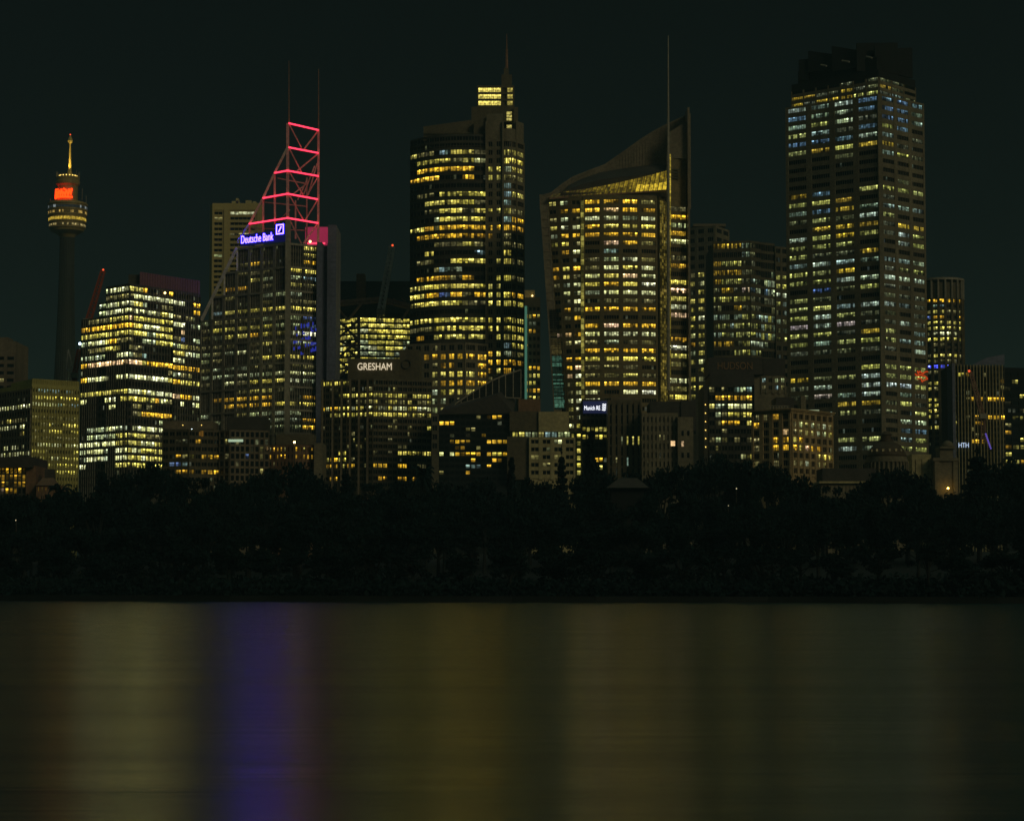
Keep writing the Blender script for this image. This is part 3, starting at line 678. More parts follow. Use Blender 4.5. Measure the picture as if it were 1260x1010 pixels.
# ---- bright stepped glass office block
def glass_office():
    Yc = 850
    b = Bld('office_block', 'brightly lit glass office block with stepped left side and dull purple roof box', 165, Yc, gain=2.0, dark=.12)
    cpt = Vector(P2(158, Yc, 450)); Lp = Vector(P2(100, 871, 450)); Rp = Vector(P2(212, 869, 450))
    def onL(px): return Lp.lerp(cpt, (px - 100) / 58)
    z1 = Z(352, Yc); fh = (Z(352, Yc) - Z(578, Yc)) / 25
    back = Rp - cpt
    def pr(a, d, zt): b.wall.prism([a, d, d + back, a + back], 10, zt)
    pr(onL(130.05), cpt, z1 + 1); pr(onL(122.05), onL(130), z1 - 2 * fh + .8); pr(onL(100), onL(122), z1 - 4 * fh + .6)
    S0, S1 = Vector(P2(212.3, 867, 450)), Vector(P2(245.5, 880, 450))
    b.wall.prism([S0, S1, S1 + Vector((-5, 20)), S0 + Vector((0, 20))], 10, Z(357, 868))
    rows = ['  gwww|yyo...O|....', '  dddd|dwwwwww|ww.O', ' ggwww|wyg..dd|...O', ' gwwww|wwwwwyw|d.d.', '.ddyyy|pyyyyyy|wW.g', 'oOOOOO|OYwwwyy|.p..', 'yyyyyy|yyygyyy|dB.g',
            'gwYOdd|d.ggyyy|gyyd', '.dyyy.|dd.....|YYwg', 'gg..ww|gdb....|ww..', 'OPPPPP|PPyOOOO|OOOo', '......|......d|gdd.', 'Oww.ww|wwwwwwy|Oyyy', '......|.......|....', 'yyyyyy|wwywwww|pOOw',
            'w.ww.y|yYyyowd|w.w.'.replace('w.w.', '.w.w'), '...w..|.d.d...|....', '......|.doOOOO|....', '......|.....gg|....', '.ggwgg|.wwwwww|....', '.gggyy|dyydddd|....', 'wwwwyy|yywwyyy|....',
            'gwg.ww|ywyyyyy|....', 'gwg.ww|yywyyyy|....', 'w...yy|yyyyyyy|....', '......|.......|....', '......|.......|....']
    L = split(rows, 0)
    kw = dict(sp=.41, so=.22, po=.3, pane=.95, gap=.09, ends=True)
    b.facade(Face([onL(130.05), cpt]), z1, fh, [x[2:] for x in L], 6, pier=.15, **kw)
    b.facade(Face([onL(122.05), onL(130)]), z1 - 2 * fh, fh, [x[1] for x in L][2:], 2, pier=.15, **kw)
    b.facade(Face([onL(100), onL(122)]), z1 - 4 * fh, fh, [x[0:2] if x[0:2].strip() else '..' for x in L][4:], 5, pier=.15, **kw)
    b.facade(Face([cpt, Rp]), z1, fh, split(rows, 1), 10, pier=.15, **kw)
    b.facade(Face([S0, S1]), z1 - .5, fh, split(rows, 2), 7, pier=.2, **kw)
    ml = MB()
    for (p, q, n, zt_) in ((onL(130), cpt, 10, z1), (onL(100), onL(122), 8, z1 - 4 * fh), (cpt, Rp, 15, z1), (S0, S1, 11, z1)):
        F = Face([p, q])
        for i in range(1, n): F.slab(ml, i / n - .05 / F.len, i / n + .05 / F.len, zt_ - 27 * fh, zt_ + .3, .42)
    b.part('mullion', ml, M['steel'])
    rb = MB(); z = Z(357, 866)
    q = [P2(172, 858, 345), P2(246, 884, 345), P2(236, 900, 345), P2(172, 896, 345)]
    b.wall.box(X(157, 858, 345), X(171.5, 858, 345), 860, 890, z1, Z(338, 860))
    rb.prism(q, z1 + .6, Z(334.5, 858)); 
    for i in range(24):
        a = Vector(q[0]).lerp(Vector(q[1]), i / 24); rb.box(a.x, a.x + .25, a.y - .2, a.y + .4, z1 + .6, Z(334.5, 858) - .1)
    b.part('roof_box', rb, M['purple'])
    lm = MB(); v = at(203, 360.5, 862); lm.ball(v, .45); b.part('floodlight', lm, M['lampwarm'])
    b.finish(M['black'])
glass_office()

# ---- left office slab, warm light on its ribs put into the wall colour
def ribbed_office():
    Yc = 800
    b = Bld('office_block', 'flat roofed office slab with yellow lit ribbed front and dark side', 70, Yc)
    c, l, r = (41.5, Yc), (2.5, 818), (99.5, 812)
    fp = foot(l, c, r); b.wall.prism(fp, 10, Z(477, Yc))
    fh = (Z(478, Yc) - Z(586, Yc)) / 13
    rows = ['...........|.bbbbb.bd.', '...........|yYYYYYYYYYY', '...........|wwwwwwbddbb'.replace('...........|', 'wwwwwwwwwww|'), '...........|...........', '.ddyYdddd..|ddddddd.ddd', 'wwwwww.ww..|..ddYwd.YYYY',
            'Y......dY..|.d.dyYYY..yY', '...........|ddddddddd', '..ww.ww.w..|..wwwwgww.wwww', '.wwwwwwwwww|yyyyd.......yyy', '...........|d.dyywwwyyyyy', '...........|....yyyyyyyyy', '...........|....yyyyyy', '....|....', '....|....']
    zt = Z(478, Yc)
    b.facade(Face([fp[1], fp[2]]), zt, fh, split(rows, 1), 17, sp=.52, pier=.45, so=.18, po=.5, pane=1.0)
    dk = b.wall; b.wall = MB()
    F = Face([fp[0], fp[1]]); b.facade(F, zt - .6, fh, split(rows, 0), 12, sp=.4, pier=.3, so=.45, po=.6, pane=1.0, gap=.15)
    F.slab(b.wall, .001, .995, 12, zt, .02)
    b.part('side_wall', b.wall, M['granite']); b.wall = dk
    b.wall.prism(foot((2.5, 820), (41.5, 800.2), (99.4, 812.2)), Z(477, Yc), Z(472, Yc))
    b.wall.prism(foot((16, 822), (42.5, 801), (99, 813)), Z(472, Yc) + .01, Z(465.5, Yc))
    for i in range(22):
        a = Vector(P2(42.5, 801)).lerp(Vector(P2(99, 813)), i / 21); b.wall.box(a.x - .2, a.x + .2, a.y - .4, a.y, Z(472, Yc), Z(466, Yc))
    b.finish(M['olive'])
ribbed_office()

# ---- pale gold slab with louvred windows behind the lattice tower
def louvre_tower():
    Yc = 1150
    b = Bld('tower_block', 'pale gold concrete tower with dark horizontal slots, partly hidden by neon lattice tower', 285, Yc)
    a = [P2(258, Yc + 6, 300), P2(262, Yc, 300), P2(318, Yc, 300), P2(324, Yc + 6, 300)]
    b.wall.prism(a + [P2(324, Yc + 40), P2(258, Yc + 40)], 10, Z(250.5, Yc))
    fh = 6.63 * Yc / FP
    rows1 = ['d.d', '.d.'] + ['...'] * 6 + ['.gd', '...', 'd..'] + ['...'] * 20
    rows2 = ['.wwwwyww', '..d..g..', '.....d..', '........', '....d.y.', '...g....'] + ['........'] * 4 + ['..d.....', '..y.....'] + ['........'] * 18
    b.facade(Face([P2(262.5, Yc, 300), P2(274.5, Yc, 300)]), Z(261, Yc), fh, rows1, 1, sp=.5, pier=.8, so=.7, po=.9, pane=2.2)
    b.facade(Face([P2(282, Yc, 300), P2(315, Yc, 300)]), Z(261, Yc), fh, rows2, 1, sp=.5, pier=1.0, so=.7, po=.9, pane=2.0)
    b.wall.box(X(261, Yc), X(263, Yc), Yc - 1.2, Yc + 1, 10, Z(250.6, Yc)); b.wall.box(X(275.2, Yc), X(281.6, Yc), Yc - 1.2, Yc + 1, 10, Z(250.6, Yc)); b.wall.box(X(315.5, Yc), X(318.4, Yc), Yc - 1.2, Yc + 1, 10, Z(250.6, Yc))
    b.wall.box(X(263.1, Yc), X(315.4, Yc), Yc - 1.1, Yc + 1, Z(259, Yc), Z(250.7, Yc))
    rg = MB()
    for (x0, x1, y0) in ((284, 293, 246), (289, 292, 242.5), (301, 308, 245), (310, 314, 246.5)): rg.box(X(x0, Yc, 250), X(x1, Yc, 250), Yc + 4, Yc + 9, Z(251, Yc), Z(y0, Yc))
    b.part('roof_plant', rg, M['palecon'])
    b.finish(M['goldpan'], 80)
louvre_tower()
# ---- generic corner / flat block
def block(name, label, l, c, r, ytop, pitch, rows, nbL, nbR, mat, cat='building', off=0, ybot=None, pane=1.2, sp=.42, pier=.6, extra=None, cap=100, gain=.8, dark=.2, so=.3, po=.42, every=1, gap=.2, py=480, depth=None):
    Yc = (c or l)[1]
    b = Bld(name, label, (c or l)[0], Yc, gain=gain, dark=dark)
    zt = Z(ytop, Yc); z1 = Z(ytop + off, Yc); fh = pitch * Yc / FP
    if c:
        lp, cp, rp = P2(*l, py), P2(*c, py), P2(*r, py)
        fp = [lp, cp, rp, (lp[0] + rp[0] - cp[0], lp[1] + rp[1] - cp[1])]
        b.wall.prism(fp, 10, zt)
        b.facade(Face([lp, cp]), z1, fh, split(rows, 0), nbL, sp, pier, so, po, pane, gap, every)
        b.facade(Face([cp, rp]), z1, fh, split(rows, 1), nbR, sp, pier, so, po, pane, gap, every)
    else:
        lp, rp = P2(*l, py), P2(*r, py); d = depth or 25
        b.wall.prism([lp, rp, (rp[0], rp[1] + d), (lp[0], lp[1] + d)], 10, zt)
        b.facade(Face([lp, rp]), z1, fh, split(rows, 0), nbL, sp, pier, so, po, pane, gap, every)
    if extra: extra(b)
    b.finish(M[mat] if isinstance(mat, str) else mat, cap)
    return b
def bx(b, mb, x0, x1, y0, y1, Y0, Y1):     # box spanning a pixel rectangle at distance Y0..Y1
    mb.box(X(x0, Y0, y0), X(x1, Y0, y0), Y0, Y1, Z(y1, Y0), Z(y0, Y0))

# far left edge
def e_(b):
    mb = MB(); bx(b, mb, -10, 10, 415, 421, 955, 965); b.part('roof_plant', mb, M['concrete'])
block('tower_block', 'brown concrete block at the far left edge, with dark slots', (-30, 950), None, (18.5, 950), 420, 9, ['...', '...', '...', '.d.', '...', '...', '...', '...', '...', '...', '...', '...', '...'], 4, 0, 'concrete', off=19, sp=.55, pier=1.2, pane=2.0, extra=e_)
# building with trussed crown
def e_(b):
    Y = 1044
    cr = MB(); dkm = MB()
    bx(b, dkm, 414, 506, 346, 386, Y + 14, Y + 34); b.part('roof_plant', dkm, M['navy'])
    st = MB(); bx(b, st, 438.5, 449, 337, 372, Y + 4, Y + 12); b.part('chimney', st, M['brick'])
    def T(p, q, w=.5, dy=0):
        w *= 1.4; cr.tube(at(*p, Y - 2 + dy), at(*q, Y - 2 + dy), w, n=4)
    for dy in (0, 12):
        T((412, 372), (470, 367), .7, dy); T((470, 367), (506, 376), .7, dy); T((412, 376), (470, 371), .5, dy); T((470, 371), (506, 380), .5, dy)
        T((414, 378), (428, 394), .5, dy); T((446, 372), (428, 394), .5, dy); T((504, 379), (494, 394), .5, dy); T((414, 376), (414, 395), .5, dy)
    for k in range(10): p = 414 + k * 10; T((p, 372 - .08 * min(p - 412, 58)), (p + 5, 375.5 - .08 * min(p - 412, 58)), .25)
    for k in range(4):
        y0 = 394 + k * 24; T((414, y0), (430 if k % 2 == 0 else 441, y0 + 12), .6); T((441, y0), (428, y0 + 12), .6); T((428, y0 + 12), (414, y0 + 24), .6); T((428, y0 + 12), (441, y0 + 24), .6)
    T((441.5, 390), (441.5, 470), .7)
    b.part('roof_truss', cr, M['truss'])
block('office_block', 'glass office with yellow green floors under a rusty truss crown', (412, 1056), (442, 1046), (506, 1052), 389, 7.0, ['yYYYYY|YYYYYYYYY', 'yyyYdy|yyYYyyyyY', 'yYYYyy|wYYYYYYYyY', '.Yyyyd|yyyyyYYYyy', 'wYw.yY|gyygyyyyyg', 'ywYyyd|ggwgyygyyg', 'wYYyyY|gggygyygyy', 'wYydyY|YYyygggyyy', 'yyYYyy|yyyyyyyyy', 'yyYYyy|yyyyyyyyy', '...|...', '...|...'], 6, 6, 'black', 'building', off=2, sp=.36, pier=.2, pane=.9, gap=.1, dark=.1, extra=e_)
# dark office with lit name over the roof
def e_(b):
    Y = 822; dk = MB(); bx(b, dk, 428, 491, 441, 468, Y, Y + 22); 
    bx(b, dk, 491.2, 516, 430, 470, Y + 3, Y + 24); b.part('plant_room', dk, M['darkconc'])
    rg = MB(); c = at(500, 448, Y + 2.6)
    for k in range(20):
        a, d = 2 * math.pi * k / 20, 2 * math.pi * (k + 1) / 20; rg.tube(c + Vector((math.cos(a), 0, math.sin(a))) * 1.6, c + Vector((math.cos(d), 0, math.sin(d))) * 1.6, .22, n=4)
    b.part('emblem', rg, M['black'])
    text('sign', 'GRESHAM', tuple(at(440, 455.3, Y - .2)), (1, .0), 2.55, M['signwarm'], b.root, b.org, depth=.2, width=X(482, Y, 450) - X(440, Y, 450))
    col = MB()
    for px in (396.5, 409, 420, 430.5, 441.5, 452): col.box(X(px, 818, 530) - .28, X(px, 818, 530) + .28, 817.2, 818.6, 12, Z(467, 818))
    b.part('column', col, M['concrete'])
rows = ['YyYYyY....|.........', '..d...d.dd|...d.....', '...YyYyYYY|yyYyy.yyY', '.....d.ddd|YdYydY.dy', 'OwOyyYwYww|YwYwwyYww', '..yyyYyyyY|YYYYYdYyY', '..........|...d.....', 'd.........|..dd.d..y', '......d...|.....d...', '......d.d.|..d......', '.....d.d..|....d....', '...YY.....|d.d.YYyYY', 'YyOyY.d...|.........', '.oO.yoO.d.|OO..O..d.', '..........|.........', '..o..o....|.o..o.o..', '..........|.........']
block('office_block', 'dark office with tall pale columns under a lit seven letter roof name', (395.5, 826), (459, 818), (531, 826), 466, 7.9, rows, 12, 12, 'darkconc', off=2, sp=.42, pier=.3, pane=.9, extra=e_)
# narrow dark tower with teal strip
def e_(b):
    t = MB(); t.box(X(645.6, 1098, 440), X(648.6, 1098, 440), 1096.5, 1100, Z(512, 1098), Z(377, 1098)); b.part('light_strip', t, M['teal'])
    t = MB(); bx(b, t, 645, 658, 357, 366, 1102, 1110); b.part('roof_box', t, M['palecon'])
    lm = MB(); lm.ball(at(655, 364, 1100), .4, 6); b.part('floodlight', lm, M['lampwarm'])
block('tower_block', 'narrow dark tower with vertical teal light strip behind the lantern tower', (645, 1100), None, (665, 1100), 366, 9.2, ['.', 'oyoy', '.gg.', '.ood', '....', 'O...', '....', '....', 'pOOO', 'yyyy', 'yyy.', 'OOOo', 'yYYy', '....', '....', '....', '....', '...', '...'], 4, 0, 'darkconc', off=12, sp=.5, pane=1.4, extra=e_)
# slanted roof building in front
def slanted():
    Y = 790
    b = Bld('office_building', 'low dark office with sloping roof and tall glass fin, orange lit rooms', 585, Y)
    L, R_ = P2(540, Y, 540), P2(631, Y, 540)
    zt = Z(510, Y); b.wall.prism([L, R_, (R_[0], Y + 25), (L[0], Y + 25)], 10, zt)
    rows = ['......d.oO..', 'OOo.........', '....dd......', '....d..O....', '..OOO...OOOo', '...o..d.....', 'w.wOOOo.OYO.', '.....o...o..', '....bbb.o...', 'd...o.......', '....']
    b.facade(Face([L, R_]), zt - .3, 7.6 * Y / FP, rows, 14, sp=.45, pier=.25, so=.25, po=.3, pane=1.1)
    rf = MB()
    def q(px, py, Yd): return at(px, py, Yd)
    # sloping roof slab
    rf.hexa([q(539, 510, Y - 1), q(632, 508, Y - 1), q(632, 500, Y + 24), q(539, 509, Y + 24), q(539, 507, Y - 1), q(612, 486, Y - 1), q(640, 462, Y + 24), q(560, 492, Y + 24)])
    b.part('roof', rf, M['roofdark'])
    fn = MB(); top = [(560, 497), (575, 487), (590, 477), (606, 468), (622, 461), (641, 455)]; bot = [(560, 499), (575, 494), (590, 490), (606, 489), (622, 489), (641, 490)]
    tp, bt = [at(x, y, Y + 3) for x, y in top], [at(x, y, Y + 3) for x, y in bot]
    for i in range(5):
        fn.hexa([bt[i], bt[i + 1], bt[i + 1] + Vector((0, .3, 0)), bt[i] + Vector((0, .3, 0)), tp[i], tp[i + 1], tp[i + 1] + Vector((0, .3, 0)), tp[i] + Vector((0, .3, 0))])
    b.part('glass_fin', fn, M['darkglass'])
    rb = MB()
    for i in range(5): rb.tube(tp[i], tp[i + 1], .35, n=4); rb.tube(bt[i], bt[i + 1], .25, n=4)
    for i in range(11):
        k = i / 2; j = min(4, int(k)); t = k - j; rb.tube(bt[j].lerp(bt[j + 1], t) + Vector((0, -.2, 0)), tp[j].lerp(tp[j + 1], t) + Vector((0, -.2, 0)), .22, n=4)
    b.part('fin_frame', rb, M['steel'])
    b.finish(M['darkglass'])
slanted()
def lowcream():
    Y = 785
    b = Bld('office_building', 'low pale office with blank roof screen and green lit terrace floor', 672, Y)
    b.wall.box(X(651, Y, 550), X(708, Y, 550), Y, Y + 22, 10, Z(538, Y))
    b.facade(Face([P2(651, Y, 550), P2(708, Y, 550)]), Z(541, Y), 9.5 * Y / FP, ['..w.', '....', 'd.d.', '.d..', '....'], 4, sp=.5, pier=1.3, pane=1.1, so=.3, po=.45)
    ds = MB(); bx(b, ds, 624, 650.5, 537, 590, Y + 1, Y + 20); b.part('stair_wall', ds, M['darkconc'])
    t = MB(); bx(b, t, 627, 662.5, 506, 530, Y + 3, Y + 18); b.part('plant_room', t, M['darkconc'])
    t = MB(); bx(b, t, 662.8, 700, 506.5, 531, Y + 2, Y + 18); b.part('roof_screen', t, M['palecon'])
    t = MB(); bx(b, t, 638, 665, 491, 514, Y + 20, Y + 30); b.part('brick_plant_room', t, M['brick'])
    bb = b.wall; b.wall = MB()
    b.wall.box(X(628, Y, 535), X(704, Y, 535), Y + 4, Y + 20, Z(538, Y), Z(530.6, Y))
    b.facade(Face([P2(630, Y + 3.9, 535), P2(702, Y + 3.9, 535)]), Z(530.8, Y), 7 * Y / FP, ['yyggdbbgg'], 9, sp=.15, pier=.3, so=.1, po=.2, pane=.9, ends=False)
    b.part('terrace', b.wall, M['black']); b.wall = bb
    b.finish(M['palecon'])
lowcream()
# building with the blue sign
def e_(b):
    Y = 826
    t = MB(); bx(b, t, 717.5, 747, 493.5, 508.5, Y - .8, Y + 1); sg = b.part('sign', t, glow_mat('dark_blue_sign_face', (.02, .025, .09), .45))
    text('lettering', 'Munich RE', tuple(at(719, 504.5, Y - .85)), (1, 0), 1.55, M['signwhite'], sg, b.org, width=X(738.5, Y, 500) - X(719, Y, 500))
    e = MB(); p = at(740.4, 505, Y - 1)
    for k in range(4):
        z = p.z + .15 + k * .68
        for j in range(5):
            e.tube((p.x + .1 + j * .26 + k * .06, p.y, z + .15 * math.sin(j * 1.6)), (p.x + .36 + j * .26 + k * .06, p.y, z + .15 * math.sin((j + 1) * 1.6)), .2, n=4)
    b.part('emblem', e, M['signwhite'], sg)
block('office_building', 'dark office carrying a small blue white sign at roof level', (716, 826), None, (747, 826), 491, 9.4, ['...', '...', 'yyyYyy', 'YYyYYY', '......', '..d...', '...OO.', '...oy.', '...', '...'], 6, 0, 'black', off=16, pane=1.0, sp=.45, pier=.3, extra=e_)
def e_(b):
    t = MB(); bx(b, t, 752, 789, 489, 493, 813, 828); b.part('parapet', t, M['concrete'])
block('office_building', 'brown office with tall dark piers beside the blue white sign building', (748, 812), None, (789, 812), 492, 13, ['......', '......', '......', '...yyy', '......', '.d.b..', '......', '......'], 6, 0, 'darkconc', off=6, pane=1.0, sp=.2, pier=1.3, po=.6, extra=e_)
def e_(b):
    t = MB(); bx(b, t, 800, 836, 494, 512, 806, 826); bx(b, t, 838, 856, 493, 530, 812, 830); b.part('plant_room', t, M['roofdark'])
    t = MB(); bx(b, t, 834, 853, 513, 590, 801, 820); w = b.part('end_wall', t, M['granite'])
    for (px, py, ch) in ((840, 546, 'p'), (828, 545.5, 'P'), (840, 560, '.'), (847, 533, '.'), (840, 533, '.'), (847, 560, '.')):
        m = MB(); Yw = 800.9 if px > 833 else 803.5; z = Z(py, Yw); x = X(px, Yw, py); c = PAL.get(ch, (0, 0, 0)); hw = .4 if px > 833 else .75
        m.poly([(x - hw, Yw, z - .9), (x + hw, Yw, z - .9), (x + hw, Yw, z + .9), (x - hw, Yw, z + .9)], tuple(k * 1.1 for k in c)); b.part('window', m, GLASS)
block('office_building', 'brown flat topped office with pale end wall and one lit window', (789.5, 804), None, (834, 804), 508, 11, ['........', '........', '....d...', '........', '........', '.d......', '........'], 9, 0, 'granite', off=5, pane=.9, sp=.4, pier=.9, extra=e_)
# towers behind, right of the sail
def e_(b):
    t = MB(); bx(b, t, 853, 893, 275.5, 278.5, 1203, 1225); b.part('parapet', t, M['concrete'])
rows = ['..|..'] * 5 + ['dyb|..', 'ywy|..', '.yw|..', 'yYy|..', 'yyd|..', 'yww|..', 'yyp|..', 'wyg|..', 'oyy|..', 'gyb|..', 'yww|..', '.yy|..', 'ywy|..', 'yYw|..', 'ydy|..', 'yyy|..', '...|..', '...|..', '...|..']
block('tower_block', 'brown concrete tower with wide square windows, right behind the sail tower', (846, 1200), (880.5, 1190), (897, 1206), 277.5, 10.85, rows, 3, 2, 'granite', off=3, sp=.5, pier=2.0, pane=1.3, extra=e_, py=350, gain=.6, dark=.3)
def backtower():
    Y = 1080
    b = Bld('tower_block', 'dark glass and pale stone tower standing behind the roof name office', 925, Y, gain=.5, dark=.33); b.tint = (.85, .98, 1.25)
    zt = Z(298, Y); pit = 11.1 * Y / FP
    A0, A1 = P2(878, Y + 4, 380), P2(923, Y, 380); B1 = P2(936, Y + 5, 380); C1 = P2(953.5, Y + 10, 380); D1 = P2(969, Y + 13, 380); E1 = P2(980, Y + 20, 380)
    b.wall.prism([A0, A1, B1, C1, (C1[0], Y + 45), (A0[0], Y + 45)], 10, zt)
    b.wall.prism([(C1[0] + .05, C1[1] - .8), D1, (D1[0], Y + 45), (C1[0] + .05, Y + 45)], 10, Z(302, Y)); b.wall.prism([(D1[0] + .05, D1[1] + 2), E1, (E1[0], Y + 45), (D1[0] + .05, Y + 45)], 10, Z(328, Y))
    ra = ['oOOOg', '....g', 'oyyYd', 'ooood', 'oyyyd', 'dOOdp', 'yYyYy', 'd..od', 'gg.gy', 'yygyy', 'gywyy', 'ooodY', '..dyY', '.gwyb', 'yygyy', '.d.dd', '.....', '.....', '.....', '....']
    rb = ['d.', 'd.', 'd.', 'd.', 'gg', 'bw', 'dd', 'dd', 'yg', 'yy', 'yg', 'ww', 'gy', 'b.', '..', '..', '..']
    rc = ['....', '....', '....', '...g', '.wgw', '.bww', '.ddd', '...d', 'ggyg', 'gyyg', 'ygyg', 'ww..', '....', '....', '....', '....']
    rd = ['..', '..', '..', 'yy', 'YY', 'WW', 'yg', 'dg', 'gd', 'dg', 'yy', '..', '..', '..', '..', '..']
    re_ = ['.', 'Y', 'y', 'w', 'y', '.', 'g', 'd', 'y', '.', '.', 'b', 'w', '.', '.']
    b.facade(Face([A0, A1]), zt - .4, pit, ra, 9, sp=.44, pier=.25, pane=1.1, so=.45)
    b.facade(Face([A1, B1]), zt - .4, pit, rb, 2, sp=.44, pier=.25, pane=1.1, so=.45)
    b.facade(Face([B1, C1]), zt - .4, pit, rc, 4, sp=.3, pier=.2, pane=1.1, so=.15, po=.2)
    b.facade(Face([(C1[0] + .05, C1[1] - .8), D1]), Z(302.5, Y), pit, rd, 2, sp=.5, pier=1.2, pane=1.1)
    b.facade(Face([(D1[0] + .05, D1[1] + 2), E1]), Z(330, Y), pit, re_, 1, sp=.5, pier=1.6, pane=1.1)
    b.finish(M['darkconc'])
backtower()
# office with unlit name on its roof box
def hudson():
    Y = 838
    b = Bld('office_building', 'dark stepped office with unlit six letter name on its roof box', 900, Y)
    b.wall.box(X(866, Y, 500), X(926, Y, 500), Y, Y + 25, 10, Z(474, Y))
    rows = ['d.d.bgb', '.oOOooO', 'yggwwww', '.gdyyyY', '.dOoO.Y', '..d....', 'dgd.d.d', '.d.....', '.....wY', '.......', '.......']
    b.facade(Face([P2(872, Y, 500), P2(926, Y, 500)]), Z(476.5, Y), 10.35 * Y / FP, rows, 7, sp=.45, pier=.3, so=.5, po=.5, pane=1.0)
    t = MB(); bx(b, t, 872, 938.5, 440, 461, Y + 3, Y + 26); bx(b, t, 939, 966, 441, 462, Y + 6, Y + 26); bx(b, t, 874, 928, 461, 474, Y + 1, Y + 22); top = b.part('roof_box', t, M['roofdark'])
    text('sign', 'HUDSON', tuple(at(883, 454.5, Y + 2.9)), (1, 0), 2.7, M['signdark'], top, b.org, depth=.25, width=X(926, Y, 450) - X(883, Y, 450))
    w = b.wall; b.wall = MB(); b.wall.box(X(930, Y, 480), X(967, Y, 480), Y + 5, Y + 26, 10, Z(461, Y))
    b.facade(Face([P2(936, Y + 5, 470), P2(967, Y + 5, 470)]), Z(464, Y), 9 * Y / FP, ['b.gg', 'd.bd'], 4, sp=.45, pier=1.0, so=.2, po=.4, pane=.8); b.part('wing_wall', b.wall, M['granite']); b.wall = w
    m = MB()
    for k in range(6):
        z = Z(498 + k * 10.4, Y); x = X(868, Y, 520); m.ball((x, Y - .4, z), .2, 6)
    tag(b.part('stair_lamp', m, M['lampgold']), kind='stuff')
    t = MB(); b.part('lit_room', (lambda q: (q.poly([at(875, 484, Y + .8), at(879.5, 484, Y + .8), at(879.5, 480, Y + .8), at(875, 480, Y + .8)], (.8, .36, .03)), q)[1])(MB()), GLASS)
    b.finish(M['black'])
hudson()
# cream corner building
def heritage():
    Yc = 770
    b = Bld('stone_building', 'cream stone corner building with heavy cornice and orange lit windows', 974, Yc)
    l, c, r = P2(925.5, 780, 540), P2(973.5, Yc, 540), P2(1024, 790, 540)
    fp = [l, c, r, (l[0] + r[0] - c[0], l[1] + r[1] - c[1])]; zt = Z(507.5, Yc)
    b.wall.prism(fp, 10, zt)
    FL, FR = Face([l, c]), Face([c, r])
    for k, (z0, o) in enumerate(((zt - .1, .5), (zt + .5, 1.0), (zt + .95, 1.4))):
        b.wall.prism([FL.pos(0, 0, o)[:2], (c[0] - .1, c[1] - o * 1.2), FR.pos(1, 0, o)[:2], fp[3]], z0, z0 + .42)
    rows = ['.do.|.......', 'O.dd|ddddddd', 'dd.o|ggdgddg', 'd.oO|yY.....', 'o.OO|OYOoo.', '....|...', '..d.|....YYY', '....|dd.d.d.', '....|.......']
    rows = ['ddo.|.......', 'O...|dgdgdgd', '...p|ddddggy', 'd.OO|yO.....', 'd.OO|OYPOo..', '....|....YYY', 'd.d.|ddg.dd.', '....|.......']
    fh = 9.6 * Yc / FP
    b.facade(FL, zt - .3, fh, split(rows, 0), 4, sp=.3, pier=1.6, so=.3, po=.5, pane=.9)
    b.facade(FR, zt - .3, fh, split(rows, 1), 7, sp=.34, pier=1.1, so=.3, po=.5, pane=.8)
    t = MB(); bx(b, t, 955, 977, 489, 504, 780, 795); b.part('plant_room', t, M['roofdark'])
    t = MB(); bx(b, t, 985.5, 991.5, 487, 505, 782, 790); b.part('chimney', t, M['granite'])
    t = MB()
    for k in range(7): bx(b, t, 948 + k * 3.4, 949 + k * 3.4, 499, 504.5, 777, 777.4)
    for k in range(2): bx(b, t, 947, 971, 499 + k * 2.4, 499.6 + k * 2.4, 776.6, 776.9)
    b.part('roof_railing', t, M['steel'])
    t = MB(); bx(b, t, 979, 1008, 504.2, 505.6, 786, 787); b.part('roof_lamp', t, glow_mat('dim_green_white_lamp', (.5, .6, .35), .6))
    b.finish(M['cream'])
heritage()
# round tower right
def roundtower():
    Y = 1050
    b = Bld('tower_block', 'round office tower with arched crown and one blue lit floor', 1164, Y)
    xa, xb = X(1138, Y, 440), X(1190, Y, 440); cx, rad = (xa + xb) / 2, (xb - xa) / 2; cy = Y + rad
    n = 28; circ = [(cx + rad * math.cos(t), cy + rad * math.sin(t)) for t in [2 * math.pi * k / n for k in range(n)]]
    b.wall.prism(circ, 10, Z(347, Y))
    arc = [(cx - rad * math.cos(t), cy - rad * math.sin(t)) for t in [math.pi * (k / 18) for k in range(19)]]
    rows = ['dOOOOo', '..b...', '.dyddy', '.Bo.OO', '.yyyyd', '.yyyyy', '.dwwdd', '.yyyyy', '..d..d', '.....g', '.dyydy', '.ddd.o', 'dVVVV.', '.dd.gg', '......', '.yyyyy', '.YdyY.', '.....d', '.yyyyy', '.yyyyd', '.YYyYy', '.yyyyy', '......', '.yyddd', '...', '...', '...']
    b.facade(Face(arc), Z(368, Y), 6.83 * Y / FP, rows, 10, sp=.45, pier=1.1, so=.3, po=.9, pane=1.2)
    t = MB(); z0, z1 = Z(367, Y), Z(344, Y)
    for k in range(20):
        a = 2 * math.pi * k / 20; p = (cx + (rad + .5) * math.cos(a), cy + (rad + .5) * math.sin(a)); t.tube((*p, z0), (*p, z1), .5, n=6)
    t.lathe((cx, cy), [(rad - .5, z1), (rad + 1, z1), (rad + 1, z1 + 1.0), (rad - .5, z1 + 1.0)], 36)
    b.part('crown', t, M['steel'])
    b.finish(M['darkconc'])
roundtower()
